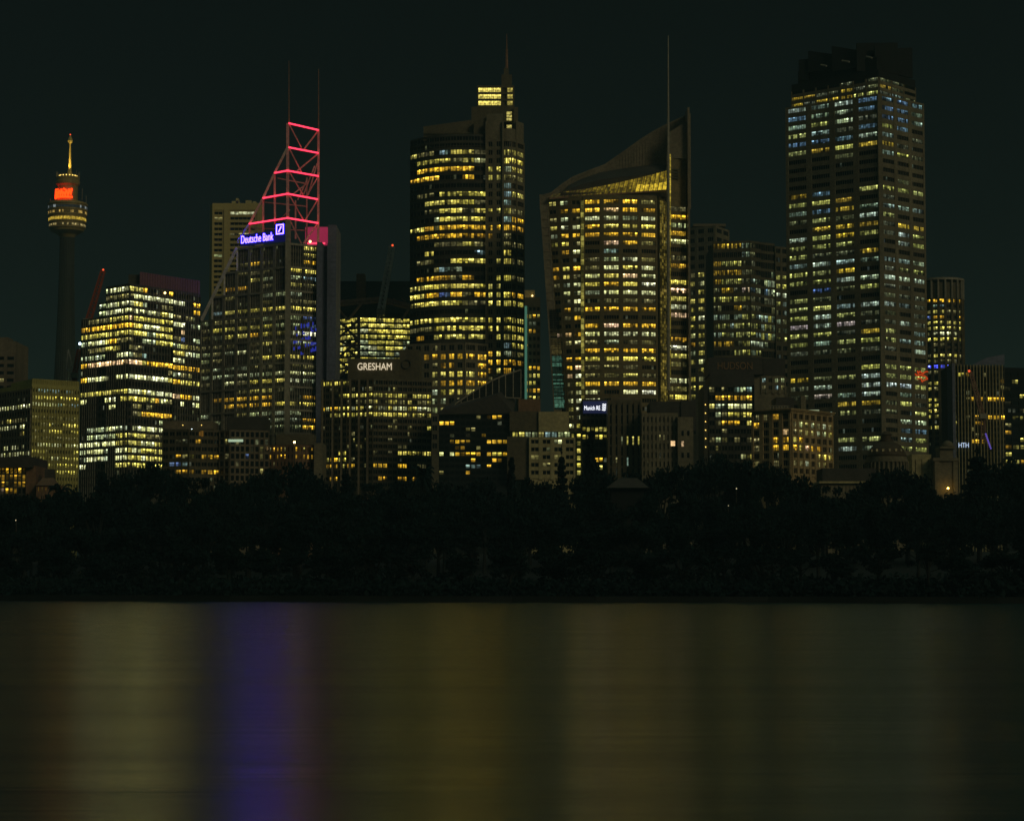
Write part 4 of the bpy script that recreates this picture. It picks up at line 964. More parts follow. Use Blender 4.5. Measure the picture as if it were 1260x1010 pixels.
def e_(b):
    Y = 930
    t = MB()
    for k in range(16): x = X(1175 + k * 3.9, Y, 500); t.box(x - .14, x + .14, Y - .9, Y, 12, Z(449, Y))
    b.part('fin', t, M['palecon'])
    t = MB(); t.box(X(1171.5, Y, 500), X(1175, Y, 500), Y - 1.2, Y + 10, 10, Z(447.5, Y)); b.part('end_wall', t, M['bluegrey'])
    t = MB(); q = [at(1196, 449, Y + 5), at(1236, 449, Y + 5), at(1236, 449, Y + 20), at(1196, 449, Y + 20)]
    t.hexa([*q, at(1214, 440, Y + 5), at(1236, 436, Y + 5), at(1236, 436, Y + 20), at(1214, 440, Y + 20)]); b.part('roof', t, M['bluegrey'])
    text('sign', 'HTH', tuple(at(1179.5, 550.5, Y - 1.0)), (1, 0), 1.9, glow_mat('pale_blue_letters', (.5, .65, .9), 1.1), b.root, b.org, width=X(1192, Y, 548) - X(1179.5, Y, 548))
rows = ['......', '.yo..d...', '........o', '........d', '.....d...', '..dOo.OOo', '.........', '..d......', 'd.d.oOOOO', 'y...o....', '...d.d...', '....d....', '...OO....', '.........', '..........', '.........', '.........', '...']
block('office_block', 'dark office with thin vertical fins right of the round tower', (1172, 930), None, (1236, 934), 449, 7.5, rows, 12, 0, 'black', off=2, pane=1.2, sp=.4, pier=.3, extra=e_, gain=1.0)
block('tower_block', 'dark tower with scattered lit rooms at the far right edge', (1226, 985), None, (1290, 990), 452, 9, ['......', '..y...', '.d..o.', '...y..', '.d..yy', 'o..d..', '..yy.o', '.d..y.', 'yo....', 'd..yy.', '.oyy..', 'yy..oo', '.yyo..'], 7, 0, 'matte', gain=.6, off=6, pane=1.4, sp=.5)
# dome library and low stone range
def domehall():
    Y = 745
    b = Bld('domed_hall', 'domed stone hall with small lantern on top in front of the finned tower', 1095, Y)
    cx = X(1095, Y, 560); R_ = X(1119, Y, 560) - cx; cy = Y + R_; zb = Z(561, Y); zt = Z(541, Y)
    d = MB(); d.lathe((cx, cy), [(R_ * math.cos(t * math.pi / 2 * .93), zb + (zt - zb) * math.sin(t * math.pi / 2 * .93) / math.sin(math.pi / 2 * .93)) for t in [k / 10 for k in range(11)]], 36); b.part('dome', d, M['copper'], smooth=True)
    for k in range(18):
        t = 2 * math.pi * k / 36 + math.pi; d = None
    ln = MB(); ln.lathe((cx, cy), [(R_ * .36, zt - .6), (R_ * .36, zt + .5), (R_ * .24, zt + .5), (R_ * .24, zt + 2.0), (R_ * .32, zt + 2.0), (R_ * .12, zt + 3.2), (.1, zt + 3.3)], 16); b.part('lantern', ln, M['copper'])
    dr = MB(); dr.lathe((cx, cy), [(R_ * 1.02, 10), (R_ * 1.02, zb - 2), (R_ * 1.1, zb - 1.8), (R_ * 1.1, zb - .9), (R_ * 1.04, zb - .9), (R_ * 1.04, zb)], 36)
    for k in range(30):
        a = 2 * math.pi * k / 30; dr.tube((cx + R_ * 1.1 * math.cos(a), cy + R_ * 1.1 * math.sin(a), zb - 9), (cx + R_ * 1.1 * math.cos(a), cy + R_ * 1.1 * math.sin(a), zb - 1.9), .28)
    b.part('drum', dr, M['granite'])
    wn = MB()
    for k in range(7):
        a = math.pi * (1.18 + .64 * k / 6); r = R_ * .985; p = Vector((cx + r * math.cos(a), cy + r * math.sin(a), zb + 1.6)); t = Vector((-math.sin(a), math.cos(a), 0)) * .35; o = Vector((math.cos(a), math.sin(a), 0)) * .12
        wn.poly([p - t + o, p + t + o, p + t + o + Vector((0, 0, .8)), p - t + o + Vector((0, 0, .8))], (.05, .04, .015))
    b.part('round_window', wn, GLASS)
    b.finish(M['granite'])
domehall()
def e_(b):
    t = MB(); bx(b, t, 1008, 1078, 592, 594.5, 726.4, 745); b.part('cornice', t, M['palecon'])
    t = MB(); bx(b, t, 1012, 1078, 576, 592, 735, 750); b.part('attic', t, M['roofdark'])
block('stone_building', 'low long stone building with pale cornice left of the dome', (1010, 728), None, (1076, 728), 594.4, 12, ['............', '............'], 14, 0, 'granite', off=4, pane=.9, pier=1.0, extra=e_, py=600, depth=20)
block('stone_building', 'plain low pale wall block right of the dome', (1122, 775), None, (1146, 775), 559, 12, ['....', '....', '....'], 3, 0, 'palecon', off=9, pane=1.0, pier=2.5, sp=.6, py=570, depth=15)
def portico():
    Y = 770
    b = Bld('stone_building', 'pale stone gate tower with round topped corner piers, lit from below', 1162, Y)
    t = MB()
    b.wall.box(X(1150, Y, 580), X(1178, Y, 580), Y, Y + 12, 10, Z(566, Y)); bx(b, b.wall, 1148.5, 1179.5, 563, 567, Y - .8, Y + 13)
    b.wall.box(X(1158, Y, 555), X(1174, Y, 555), Y + 2, Y + 10, Z(563, Y), Z(552, Y)); bx(b, b.wall, 1157, 1175, 549, 552, Y + 1, Y + 11)
    c = at(1166, 549, Y + 6); b.wall.lathe((c.x, c.y), [(2.0, c.z), (1.9, c.z + .8), (1.2, c.z + 1.6), (.2, c.z + 2.0)], 16)
    for px in (1153, 1175.5): b.wall.box(X(px, Y, 580) - .8, X(px, Y, 580) + .8, Y - .5, Y + .5, 10, Z(567.2, Y))
    lm = MB(); lm.ball((X(1165, Y, 600), Y - 2.2, Z(601, Y)), .3, 6); b.part('uplight', lm, glow_mat('amber_uplight', (1, .55, .08), 25))
    b.finish(M['granite'])
portico()
# low buildings left
def orangehall():
    Y = 700
    b = Bld('pavilion', 'low dark pavilion with amber lit trussed windows at the left', 22, Y, gain=.55, dark=.3)
    b.wall.box(X(-40, Y, 590), X(32, Y, 590), Y, Y + 20, 10, Z(575, Y))
    b.facade(Face([P2(-40, Y, 590), P2(32, Y, 590)]), Z(576, Y), 8.2 * Y / FP, ['....oOoO', '...OoOoO', '..O.oYoo', 'o.OYpOo.'], 14, sp=.22, pier=.3, so=.15, po=.25, pane=.7)
    t = MB(); bx(b, t, -42, 40, 562, 575, Y - 3, Y + 20); b.part('roof', t, M['roofdark'])
    t = MB(); bx(b, t, 32.2, 44, 573, 616, Y - 1, Y + 15); b.part('brick_wall', t, M['brick'])
    t = MB()
    for k in range(6): p = 2 + k * 5; t.tube(at(p, 582, Y - .5), at(p + 4.5, 577.5, Y - .5), .12, n=4)
    b.part('truss', t, M['black'])
    b.finish(M['black'])
orangehall()
def e_(b):
    t = MB(); q = [at(44, 597, 689), at(74, 597, 689), at(74, 597, 706), at(44, 597, 706)]; t.hexa([*q, at(52, 588, 696), at(66, 588, 696), at(66, 588, 698), at(52, 588, 698)]); b.part('roof', t, M['brick'])
    t = MB(); bx(b, t, 55, 65, 577, 592, 700, 704); b.part('gable', t, M['roofdark'])
block('house', 'small house with brown hipped roof and one amber window among the trees', (45, 690), None, (73, 690), 597, 9, ['OoYo....', '........'], 6, 0, 'brick', off=2, pane=.8, pier=1.0, extra=e_, py=600, depth=15)
def e_(b):
    t = MB(); bx(b, t, 200, 262, 518, 528, 757, 770); b.part('roof_terrace', t, M['concrete'])
    for k, (px, py, m) in enumerate(((236, 528.6, 'lampwhite'), (225, 523, 'lampgold'), (248, 523, 'lampgold'))):
        lm = MB(); lm.ball(at(px, py, 754), .16 if k else .25, 6); b.part('roof_lamp', lm, M[m])
    t = MB(); bx(b, t, 234.5, 250, 530, 537, 753.6, 754.8); b.part('awning', t, glow_mat('amber_awning', (.55, .26, .03), .22))
block('apartment_building', 'low dark building with a few lit rooms and a blue window row', (200, 755), (232, 752), (270, 757), 528, 9.4, ['...|....', '..dw|.o..', '...|....', '..od|y.Oo', '.BBb|....', '..oo|o.oO', '....|....', '...|...'], 4, 5, 'darkconc', off=3, pane=1.0, sp=.5, pier=.4, extra=e_, py=550)
def e_(b):
    t = MB(); bx(b, t, 279, 327, 513, 530, 764, 778); b.part('plant_room', t, M['roofdark'])
    lm = MB(); bx(b, lm, 281, 299, 540.5, 543.5, 751.8, 752.3); b.part('light_strip', lm, glow_mat('green_white_strip', (.45, .6, .4), .9))
    lm = MB()
block('apartment_building', 'grid fronted grey block with one pale light strip, dark rooms', (270.5, 756), (283, 752.5), (331, 757), 529, 9.0, ['..|........', '.d|.d......', '..|....d.d.', '.d|...B..d.', '..|.d......', '..|......d.', '..|........', '..|........'], 2, 8, 'concrete', off=2, pane=1.0, sp=.3, pier=.5, extra=e_, py=550)
def e_(b):
    t = MB(); bx(b, t, 340, 386, 534, 547, 775, 785); b.part('plant_room', t, M['darkconc'])
    t = MB(); bx(b, t, 386.5, 397, 545, 590, 764, 780); b.part('end_wall', t, M['granite'])
block('apartment_building', 'low red brown brick block with amber windows under a bright street lamp', (322, 768), (362, 764), (386, 768), 547, 9.0, ['.dood.|Oyo', '.o.oo.|oOo', '..d...|...', '......|...', '..|..'], 9, 5, 'brick', off=3, pane=.7, sp=.45, pier=.7, extra=e_, py=560)
block('office_building', 'low dark block filling the gap left of the sail tower base', (700, 835), None, (716, 835), 531, 9, ['yY', 'yy', 'YY', 'Yy', 'yY', 'yy'], 2, 0, 'olive', off=3, pane=1.0, pier=1.0)
# ------------------------------------------------------------------ observation tower
def obs_tower():
    Y = 1500
    b = Bld('observation_tower', 'slender observation tower with golden turret, orange red neon sign and lit spire', 83, Y, 'tower')
    cx, cy = X(83, Y, 270), Y
    px = Y / FP
    def prof(lst): return [(r * px, Z(y, Y)) for r, y in lst]
    bx0 = X(79.2, Y, 455)
    sh = MB(); zs = [292, 340, 400, 460, 560]; hw = [8.2, 8.6, 10, 12.4, 17]
    ps = [(cx, cy)] * 5
    sh.lathe((cx, cy), [(h * px, Z(y, Y)) for h, y in reversed(list(zip(hw, zs)))], 28)
    for k in range(28):
        a = 2 * math.pi * k / 28
        for (h0, y0), (h1, y1) in zip(list(zip(hw, zs))[:-1], list(zip(hw, zs))[1:]):
            sh.tube((cx + (h0 * px + .25) * math.cos(a), cy + (h0 * px + .25) * math.sin(a), Z(y0, Y)), (cx + (h1 * px + .25) * math.cos(a), cy + (h1 * px + .25) * math.sin(a), Z(y1, Y)), .28, n=4)
    sh.lathe((cx, cy), prof([(9.2, 356), (9.2, 353)]), 28)
    b.part('shaft', sh, M['shaftcon'], smooth=False)
    tr = MB(); tr.lathe((cx, cy), prof([(8.5, 293), (12, 289), (20, 285), (21.6, 282), (22, 276), (22.8, 268), (23.5, 258), (24, 252), (23, 250), (18, 249), (13, 248), (12.4, 246), (12.4, 230), (13, 229), (14.6, 227.5), (14.8, 224), (14, 223), (14.4, 220), (14.4, 218.6), (3, 217.5)]), 40)
    for y in (281, 274, 265.5, 259.5, 252.5):
        r = {281: 22.2, 274: 22.6, 265.5: 23.4, 259.5: 23.8, 252.5: 24.4}[y]
        tr.lathe((cx, cy), prof([(r - 1, y + .9), (r + .5, y + .7), (r + .5, y - .7), (r - 1, y - .9)]), 40)
    b.part('turret', tr, M['gold'])
    Rr = random.Random(4)
    for (y0, y1, r, base, prob) in ((279.5, 277.2, 22.4, (.42, .33, .13), .6), (272.8, 269.4, 23.1, (.62, .42, .05), .95), (264.5, 261.6, 23.8, (.5, .33, .08), .45), (258.2, 255, 24.2, (.22, .26, .27), .3)):
        wn = MB()
        for k in range(72):
            a0, a1 = 2 * math.pi * k / 72, 2 * math.pi * (k + .85) / 72; s = (Rr.uniform(.5, 1.2) if Rr.random() < prob else .06)
            q = lambda a, y: (cx + r * px * math.cos(a), cy + r * px * math.sin(a), Z(y, Y))
            wn.poly([q(a0, y0), q(a1, y0), q(a1, y1), q(a0, y1)], tuple(c * s for c in base))
        b.part('window_ring', wn, GLASS)
    sp = MB(); sp.lathe((cx + 2 * px, cy), prof([(3.2, 217.5), (2.2, 210), (1.4, 200), (1.1, 177)]), 14); sp.lathe((cx + 2 * px, cy), prof([(1.2, 177), (2.6, 175.5), (3.2, 173.5), (2.4, 171), (1.0, 168), (.2, 165)]), 14)
    b.part('spire', sp, wall_mat('gilt_spire', (.70, .55, .16), var=.1))
    an = MB()
    for k in range(22):
        a = 2 * math.pi * k / 22; r = 14.2 * px; an.tube((cx + r * math.cos(a), cy + r * math.sin(a), Z(219, Y)), (cx + r * math.cos(a), cy + r * math.sin(a), Z(Rr.uniform(211, 216.5), Y)), .16, n=4)
    for (ppx, y0, y1) in ((101, 246, 234), (106, 250, 243), (62, 250, 246)): p = at(ppx, y0, Y - 6); an.tube(p, (p.x, p.y, Z(y1, Y)), .25, n=4)
    b.part('antenna', an, M['steel'])
    for k in range(9):
        a = math.pi * (1.04 + .92 * k / 8); r = 11 * px; lm = MB(); lm.ball((cx + r * math.cos(a), cy + r * math.sin(a), Z(217, Y)), .42, 6); b.part('floodlight', lm, M['lampgold'])
    s = MB()
    pts = [(67.5, 234), (68, 243), (69.5, 243), (71, 237), (72.5, 243), (74, 236), (76, 243), (77.5, 235), (79, 243), (80.5, 238), (82.5, 243), (84, 236), (86, 243), (87.5, 235), (89, 242), (90.5, 234)]
    def on(p): 
        a = math.asin(max(-1, min(1, (p[0] - 82) / 14.5))); r = 14.0 * px; return Vector((cx - 1.0 * px + r * math.sin(a), cy - r * math.cos(a), Z(p[1], Y)))
    for p, q in zip(pts, pts[1:]): s.tube(on(p), on(q), .55, n=5)
    for p, q in (((67, 233.5), (72, 235)), ((80, 234.5), (83, 236))): s.tube(on(p), on(q), .5, n=5)
    for k in range(12): s.tube(on((67 + k * 2, 244.5)), on((69 + k * 2, 244.5)), .7, n=5)
    b.part('sign', s, M['signred'])
    lm = MB(); lm.ball((cx + 2 * px, cy, Z(166, Y)), .5, 6); b.part('beacon', lm, M['lampred'])
    sl = bpy.data.lights.new('spire_floodlight', 'SPOT'); sl.energy = 26000; sl.color = (1, .72, .2); sl.spot_size = math.radians(62); sl.spot_blend = .6; sl.shadow_soft_size = .5
    so = bpy.data.objects.new('spire_floodlight', sl); COL.objects.link(so); so.parent = b.root
    so.location = Vector((cx + 2 * px, cy - 7.2, Z(217.5, Y))) - Vector(b.org); so.rotation_euler = Vector((0, -7.2, -20)).to_track_quat('Z', 'Y').to_euler()
    b.finish(M['darkconc'])
obs_tower()
# ------------------------------------------------------------------ cranes
def lattice(mb, p, q, w, n, r=.3):
    p, q = Vector(p), Vector(q); d = (q - p).normalized(); s = d.cross(Vector((0, 1, 0))).normalized() * w / 2; t = d.cross(s).normalized() * w / 2
    cs = [s + t, s - t, -s - t, -s + t]
    for c in cs: mb.tube(p + c, q + c * .7, r, n=4)
    for i in range(n):
        for k in range(4):
            a, b_ = cs[k] * (1 - .3 * i / n), cs[(k + 1) % 4] * (1 - .3 * (i + 1) / n)
            mb.tube(p.lerp(q, i / n) + a, p.lerp(q, (i + 1) / n) + b_, r * .6, n=4)
def crane(label, Y, foot_, piv, tip, mat, w, tail=None, lamp=None, lampmat='lampred', lr=.6):
    f = at(*foot_, Y); r = empty('tower_crane', f, label, 'crane'); org = tuple(f)
    mb = MB(); lattice(mb, f, at(*piv, Y), w, 10); mb.build('mast', M[mat], r, org)
    mb = MB(); lattice(mb, at(*piv, Y), at(*tip, Y), w * .9, 16, .85 if mat == 'whitesteel' else .32); mb.build('boom', M[mat], r, org)
    p = at(*piv, Y); mb = MB(); mb.box(p.x - w * .7, p.x + w * .7, p.y - w, p.y + w, p.z - w * .6, p.z + w * .5); mb.build('cab', M['steel'], r, org)
    if tail:
        mb = MB()
        for q in tail: mb.tube(p, at(*q, Y), .3, n=4)
        for q, q2 in zip(tail, tail[1:]): mb.tube(at(*q, Y), at(*q2, Y), .25, n=4)
        mb.build('counter_jib', M['whitesteel'], r, org)
    if lamp: mb = MB(); mb.ball(at(*lamp, Y), lr, 6); mb.build('beacon', M[lampmat], r, org)
crane('red painted crane boom leaning up beside the bright stepped glass office', 960, (109, 440), (108.5, 396), (127, 333), 'redsteel', 2.4, None, (127, 332), 'lampred', .4)
crane('crane with cream frame and blue white work lamp above the ribbed office', 900, (92, 478), (92, 462), (97.5, 430), 'redsteel', 1.8, [(84, 430), (81.5, 455), (98, 454)], (98.5, 423), 'lampwhite', .55)
crane('pale lattice crane over the trussed crown office, red beacon on its tip', 1040, (466, 396), (468.5, 384), (482.5, 304), 'whitesteel', 2.6, None, (483, 302), 'lampred', .5)
crane('rusty orange crane boom in front of the finned office at the right', 900, (1210, 545), (1209, 512), (1194, 458), 'rust', 1.8, None, (1192.5, 456.5), 'lampred', .45)
# ================================================================== GROUND, WATER, TREES
def shore(x): return 440 - .28 * max(-250, min(250, x)) + 14 * noise.noise(Vector((x * .011, 3.1, 0))) + 4 * noise.noise(Vector((x * .05, 9.1, 0)))
def ground_h(x, y):
    sh = shore(x)
    d = y - sh
    if d < -4: return -2.5
    if d < 2: return -2.5 + (d + 4) / 6 * 3.2
    b = .7 + min(d, 350) / 350 * 13.0
    return b + .8 * noise.noise(Vector((x * .02, y * .02, 1))) * min(1, d / 60)
def ground():
    xs = [-3000, -1500, -800] + [-500 + 8 * i for i in range(126)] + [800, 1500, 3000]
    ys = [350 + 4 * i for i in range(50)] + [552 + 12 * i for i in range(30)] + [1000, 1300, 2000, 3500]
    mb = MB(); n = len(xs)
    mb.v = [(x, y, ground_h(x, y)) for y in ys for x in xs]
    for j in range(len(ys) - 1):
        for i in range(n - 1): mb.f.append((j * n + i, j * n + i + 1, (j + 1) * n + i + 1, (j + 1) * n + i)); mb.g.append(None)
    m = wall_mat('dark_park_grass', (.005, .011, .010), rough=.95)
    tag(mb.build('ground', m, smooth=True), kind='structure')
ground()
def water():
    mb = MB(); mb.poly([(-3000, -600, 0), (3000, -600, 0), (3000, 560, 0), (-3000, 560, 0)])
    m, nt, N, L, b = newmat('night_water')
    b.inputs['Base Color'].default_value = (.006, .040, .030, 1); b.inputs['Roughness'].default_value = .30; b.inputs['IOR'].default_value = 2.0
    tc = N.new('ShaderNodeTexCoord'); mp = N.new('ShaderNodeMapping'); mp.inputs['Scale'].default_value = (.035, .35, 1)
    nz = N.new('ShaderNodeTexNoise'); nz.inputs['Scale'].default_value = 1; nz.inputs['Detail'].default_value = 5; nz.inputs['Roughness'].default_value = .6
    bp = N.new('ShaderNodeBump'); bp.inputs['Strength'].default_value = .6; bp.inputs['Distance'].default_value = .12
    L.new(tc.outputs['Object'], mp.inputs['Vector']); L.new(mp.outputs['Vector'], nz.inputs['Vector']); L.new(nz.outputs['Fac'], bp.inputs['Height']); L.new(bp.outputs['Normal'], b.inputs['Normal'])
    mp2 = N.new('ShaderNodeMapping'); mp2.inputs['Scale'].default_value = (.006, .09, 1); n2 = N.new('ShaderNodeTexNoise'); n2.inputs['Detail'].default_value = 7; n2.inputs['Roughness'].default_value = .65; n2.inputs['Scale'].default_value = 1
    mr = N.new('ShaderNodeMapRange'); mr.inputs['To Min'].default_value = .12; mr.inputs['To Max'].default_value = .32
    L.new(tc.outputs['Object'], mp2.inputs['Vector']); L.new(mp2.outputs['Vector'], n2.inputs['Vector']); L.new(n2.outputs['Fac'], mr.inputs['Value']); L.new(mr.outputs['Result'], b.inputs['Roughness'])
    tag(mb.build('water', m), kind='structure')
water()
def seawall():
    mb = MB(); xs = [-520 + 8 * i for i in range(131)]
    for x0, x1 in zip(xs, xs[1:]):
        def f(x): return shore(x) - .5
        a, c = f(x0), f(x1); mb.hexa([(x0, a, -1), (x1, c, -1), (x1, c + .9, -1), (x0, a + .9, -1), (x0, a, 1.15), (x1, c, 1.15), (x1, c + .9, 1.15), (x0, a + .9, 1.15)])
    tag(mb.build('sea_wall', wall_mat('dark_wet_stone', (.008, .012, .011))), 'low dark stone sea wall along the far shore below the trees', 'sea wall')
seawall()

# ---- trees: prototypes about 16 m tall, copied and scaled
TR = random.Random(21)
def leafquad(mb, c, s):
    n = Vector((TR.gauss(0, 1), TR.gauss(0, 1), TR.gauss(0, .8) + .4)).normalized(); a = n.orthogonal().normalized(); b = n.cross(a); t = TR.uniform(0, 6.28)
    u = (a * math.cos(t) + b * math.sin(t)) * s; v = (b * math.cos(t) - a * math.sin(t)) * s * TR.uniform(.5, .9)
    mb.poly([c - u * .9 - v * .3, c - v, c + u, c + v * .9])
def clump(mb, c, r, n, s, flat=.75):
    for _ in range(n):
        while True:
            p = Vector((TR.uniform(-1, 1), TR.uniform(-1, 1), TR.uniform(-1, 1)))
            if p.length < 1: break
        p = p * (.55 + .45 * TR.random()) if TR.random() < .5 else p.normalized() * TR.uniform(.75, 1.06)
        leafquad(mb, c + Vector((p.x * r, p.y * r, p.z * r * flat)), s * TR.uniform(.6, 1.3))
def proto(kind):
    tk, cr = MB(), MB(); H = 16
    if kind == 'fig':
        tk.tube((0, 0, -2), (0, 0, 5), 1.1, .75, 9)
        for k in range(22):
            a = TR.uniform(0, 6.28); rr = 8.2 * math.sqrt(TR.random()); z = 8 + 6.6 * math.sqrt(max(0, 1 - (rr / 9.2) ** 2)) * TR.uniform(.55, 1.0); c = Vector((rr * math.cos(a), rr * math.sin(a), z))
            if k < 9: tk.tube((0, 0, 4.4), c, .45, .12, 6)
            clump(cr, c, TR.uniform(2.0, 3.3), 130, .5)
        for k in range(12):
            a = 6.28 * k / 12; clump(cr, Vector((7.8 * math.cos(a), 7.8 * math.sin(a), TR.uniform(5.5, 8))), 2.2, 70, .5)
    elif kind == 'round':
        tk.tube((0, 0, -2), (0, 0, 6), .6, .42, 8)
        for k in range(20):
            a = TR.uniform(0, 6.28); z = TR.uniform(5.5, 14.2); rr = 4.6 * math.sqrt(max(.05, 1 - ((z - 9.5) / 5.6) ** 2)) * math.sqrt(TR.random()); c = Vector((rr * math.cos(a), rr * math.sin(a), z))
            if k < 7: tk.tube((0, 0, 5), c, .25, .08, 5)
            clump(cr, c, TR.uniform(1.5, 2.5), 120, .45)
    elif kind == 'gum':
        tk.tube((0, 0, -2), (.5, 0, 8), .5, .3, 8)
        for k in range(15):
            a = TR.uniform(0, 6.28); z = TR.uniform(7.5, 15); rr = TR.uniform(.5, 4.6); c = Vector((rr * math.cos(a), rr * math.sin(a), z)); tk.tube((.4, 0, TR.uniform(5.5, 8)), c, .2, .05, 5); clump(cr, c, TR.uniform(1.1, 2.0), 95, .38, .6)
    elif kind == 'cypress':
        tk.tube((0, 0, -2), (0, 0, 14), .4, .1, 7)
        for k in range(26):
            z = 1.5 + 14 * k / 26; r = 2.0 * (1 - (k / 27) ** 1.6) + .25; a = TR.uniform(0, 6.28); clump(cr, Vector((.4 * r * math.cos(a), .4 * r * math.sin(a), z)), r * TR.uniform(.75, 1.05), 75, .36, .9)
    elif kind == 'pine':
        tk.tube((0, 0, -2), (0, 0, 15.6), .45, .06, 7)
        for k in range(13):
            z = 3 + 12.4 * k / 13; r = 4.6 * (1 - k / 13.4) ** .85
            for j in range(7):
                a = 6.28 * j / 7 + k * .5; e = Vector((r * math.cos(a), r * math.sin(a), z - .3 + .08 * r)); tk.tube((0, 0, z), e, .1, .03, 4)
                for t in (.4, .65, .88): clump(cr, Vector((0, 0, z)).lerp(e, t), .55 + .1 * r * (1 - t) + .1, 16, .34, .55)
        clump(cr, Vector((0, 0, 15.6)), .4, 12, .3, 1.4)
    elif kind == 'palm':
        tk.tube((0, 0, -2), (.3, 0, 13), .4, .26, 8)
        for k in range(30):
            a = TR.uniform(0, 6.28); up = TR.uniform(-.3, 1.2); p = Vector((.3, 0, 13))
            d = Vector((math.cos(a), math.sin(a), up)).normalized()
            for j in range(8):
                q = p + d * .5; d = (d + Vector((0, 0, -.17))).normalized(); s = d.cross(Vector((0, 0, 1))).normalized() * (.55 - .05 * j); dn = Vector((0, 0, -.28))
                cr.poly([p, q, q + s + dn, p + s + dn]); cr.poly([p, q, q - s + dn, p - s + dn]); p = q
    return tk, cr
KW = dict(fig=8.8, round=5.6, gum=5.0, cypress=1.9, pine=4.6, palm=3.4)          # half widths of the prototypes
KT = dict(fig=15.8, round=16.0, gum=16.2, cypress=15.9, pine=16.0, palm=15.2)
NAMES = dict(fig='broad_tree', round='leafy_tree', gum='gum_tree', cypress='cypress_tree', pine='pine_tree', palm='palm_tree')
PROTO = {}
def tree(kind, px, ytop, Y, half, label, group=None, cat='tree'):
    x = X(px, Y, ytop); g = ground_h(x, Y); h = Z(ytop, Y) - g
    v = TR.randrange(2) if kind in ('fig', 'round', 'gum') else 0
    if (kind, v) not in PROTO:
        root = empty(NAMES[kind], (0, 0, 0)); tk, cr = proto(kind)
        t = tk.build('trunk', M['bark'], root); c = cr.build('crown', M['needle' if kind in ('pine', 'cypress') else 'leaf'], root)
        PROTO[(kind, v)] = root; r = root
    else:
        src = PROTO[(kind, v)]; r = src.copy(); COL.objects.link(r)
        for ch in list(src.children):
            q = ch.copy(); COL.objects.link(q); q.parent = r
    r.location = (x, Y, g); s = h / KT[kind]; w = half / FP * Y / KW[kind]
    r.scale = (w, w, s); r.rotation_euler = (0, 0, TR.uniform(0, 6.28))
    for k in ('label', 'category', 'group'):
        if k in r: del r[k]
    tag(r, label, cat, group)
    return r
SKY = [  # kind, px, top, Y, half width px, what it stands before
    ('round', 8, 606, 560, 26, 'leafy tree lowest of the left edge, below the amber lit pavilion'), ('gum', 40, 606, 600, 22, 'thin gum tree below the small hipped house'),
    ('fig', 78, 598, 610, 34, 'broad dark tree right of the small hipped house'), ('palm', 74, 588, 640, 14, 'dark palm poking up right of the small hipped house'),
    ('pine', 126, 571, 640, 26, 'dark pointed pine before the foot of the stepped glass office'), ('round', 148, 583, 640, 26, 'rounded tree right of the pointed pine, before the stepped glass office'),
    ('fig', 190, 566, 660, 40, 'broad crowned fig before the right foot of the stepped glass office'), ('gum', 238, 580, 650, 24, 'loose gum tree before the low building with blue window row'),
    ('round', 268, 588, 640, 26, 'low round tree before the grid fronted grey block'), ('fig', 312, 580, 650, 36, 'broad fig before the right end of the grid fronted block'),
    ('fig', 352, 567, 670, 48, 'large domed fig before the red brown brick block'), ('round', 394, 581, 650, 26, 'round tree before the left edge of the columned roof name office'),
    ('pine', 426, 573, 640, 20, 'short dark pine before the columned roof name office'), ('gum', 452, 588, 650, 22, 'small loose tree before the middle of the columned office'),
    ('round', 484, 590, 640, 30, 'low rounded tree before the right half of the columned office'), ('palm', 520, 566, 650, 16, 'dark palm between columned office and sloping roof office'),
    ('gum', 518, 600, 620, 24, 'sparse tree under the dark palm'), ('round', 548, 589, 630, 24, 'round tree before the left foot of the sloping roof office'),
    ('fig', 584, 586, 640, 36, 'broad tree before the middle of the sloping roof office'), ('cypress', 629, 559, 650, 9.5, 'narrow dark cypress before the stair wall of the low pale office'),
    ('round', 652, 585, 640, 24, 'rounded tree right of the narrow cypress'), ('pine', 691, 551, 650, 15, 'tall dark conifer before the low pale office'),
    ('fig', 672, 588, 640, 28, 'low broad tree under the tall conifer'), ('cypress', 727, 526, 680, 12, 'tall column shaped tree before the blue white sign building'),
    ('gum', 712, 578, 650, 20, 'loose tree left of the tall column shaped tree'), ('round', 745, 580, 650, 24, 'round tree right of the tall column shaped tree'),
    ('gum', 776, 572, 660, 26, 'loose gum before the brown office with dark piers'), ('fig', 812, 572, 650, 36, 'broad tree before the flat topped brown office'),
    ('gum', 846, 566, 650, 26, 'loose tree before the pale end wall of the brown office'), ('fig', 878, 556, 670, 40, 'large broad fig before the unlit roof name office'),
    ('round', 910, 562, 650, 28, 'rounded tree before the foot of the unlit roof name office'), ('fig', 948, 566, 640, 36, 'broad dark tree before the left face of the cream corner building'),
    ('round', 984, 582, 640, 26, 'round tree before the corner of the cream building'), ('gum', 1012, 592, 640, 22, 'thin tree before the right edge of the cream building'),
    ('round', 1044, 600, 620, 30, 'low round tree before the long stone building'), ('fig', 1094, 571, 650, 42, 'large domed fig before the domed hall'),
    ('round', 1128, 581, 640, 26, 'round tree right of the domed hall'), ('gum', 1150, 602, 620, 20, 'thin tree before the pale stone gate tower'),
    ('round', 1176, 604, 610, 24, 'low tree before the right pier of the gate tower'), ('pine', 1203, 551, 620, 38, 'large spreading pine at the right before the finned office'),
    ('fig', 1236, 562, 640, 36, 'broad dark tree at the right edge beside the large pine'), ('round', 1262, 575, 640, 30, 'round tree cut by the right edge of the view')]
for t in SKY: tree(t[0], t[1], t[2], t[3], t[4], t[5])
BELT = 'unlit leafy trees of the park belt'
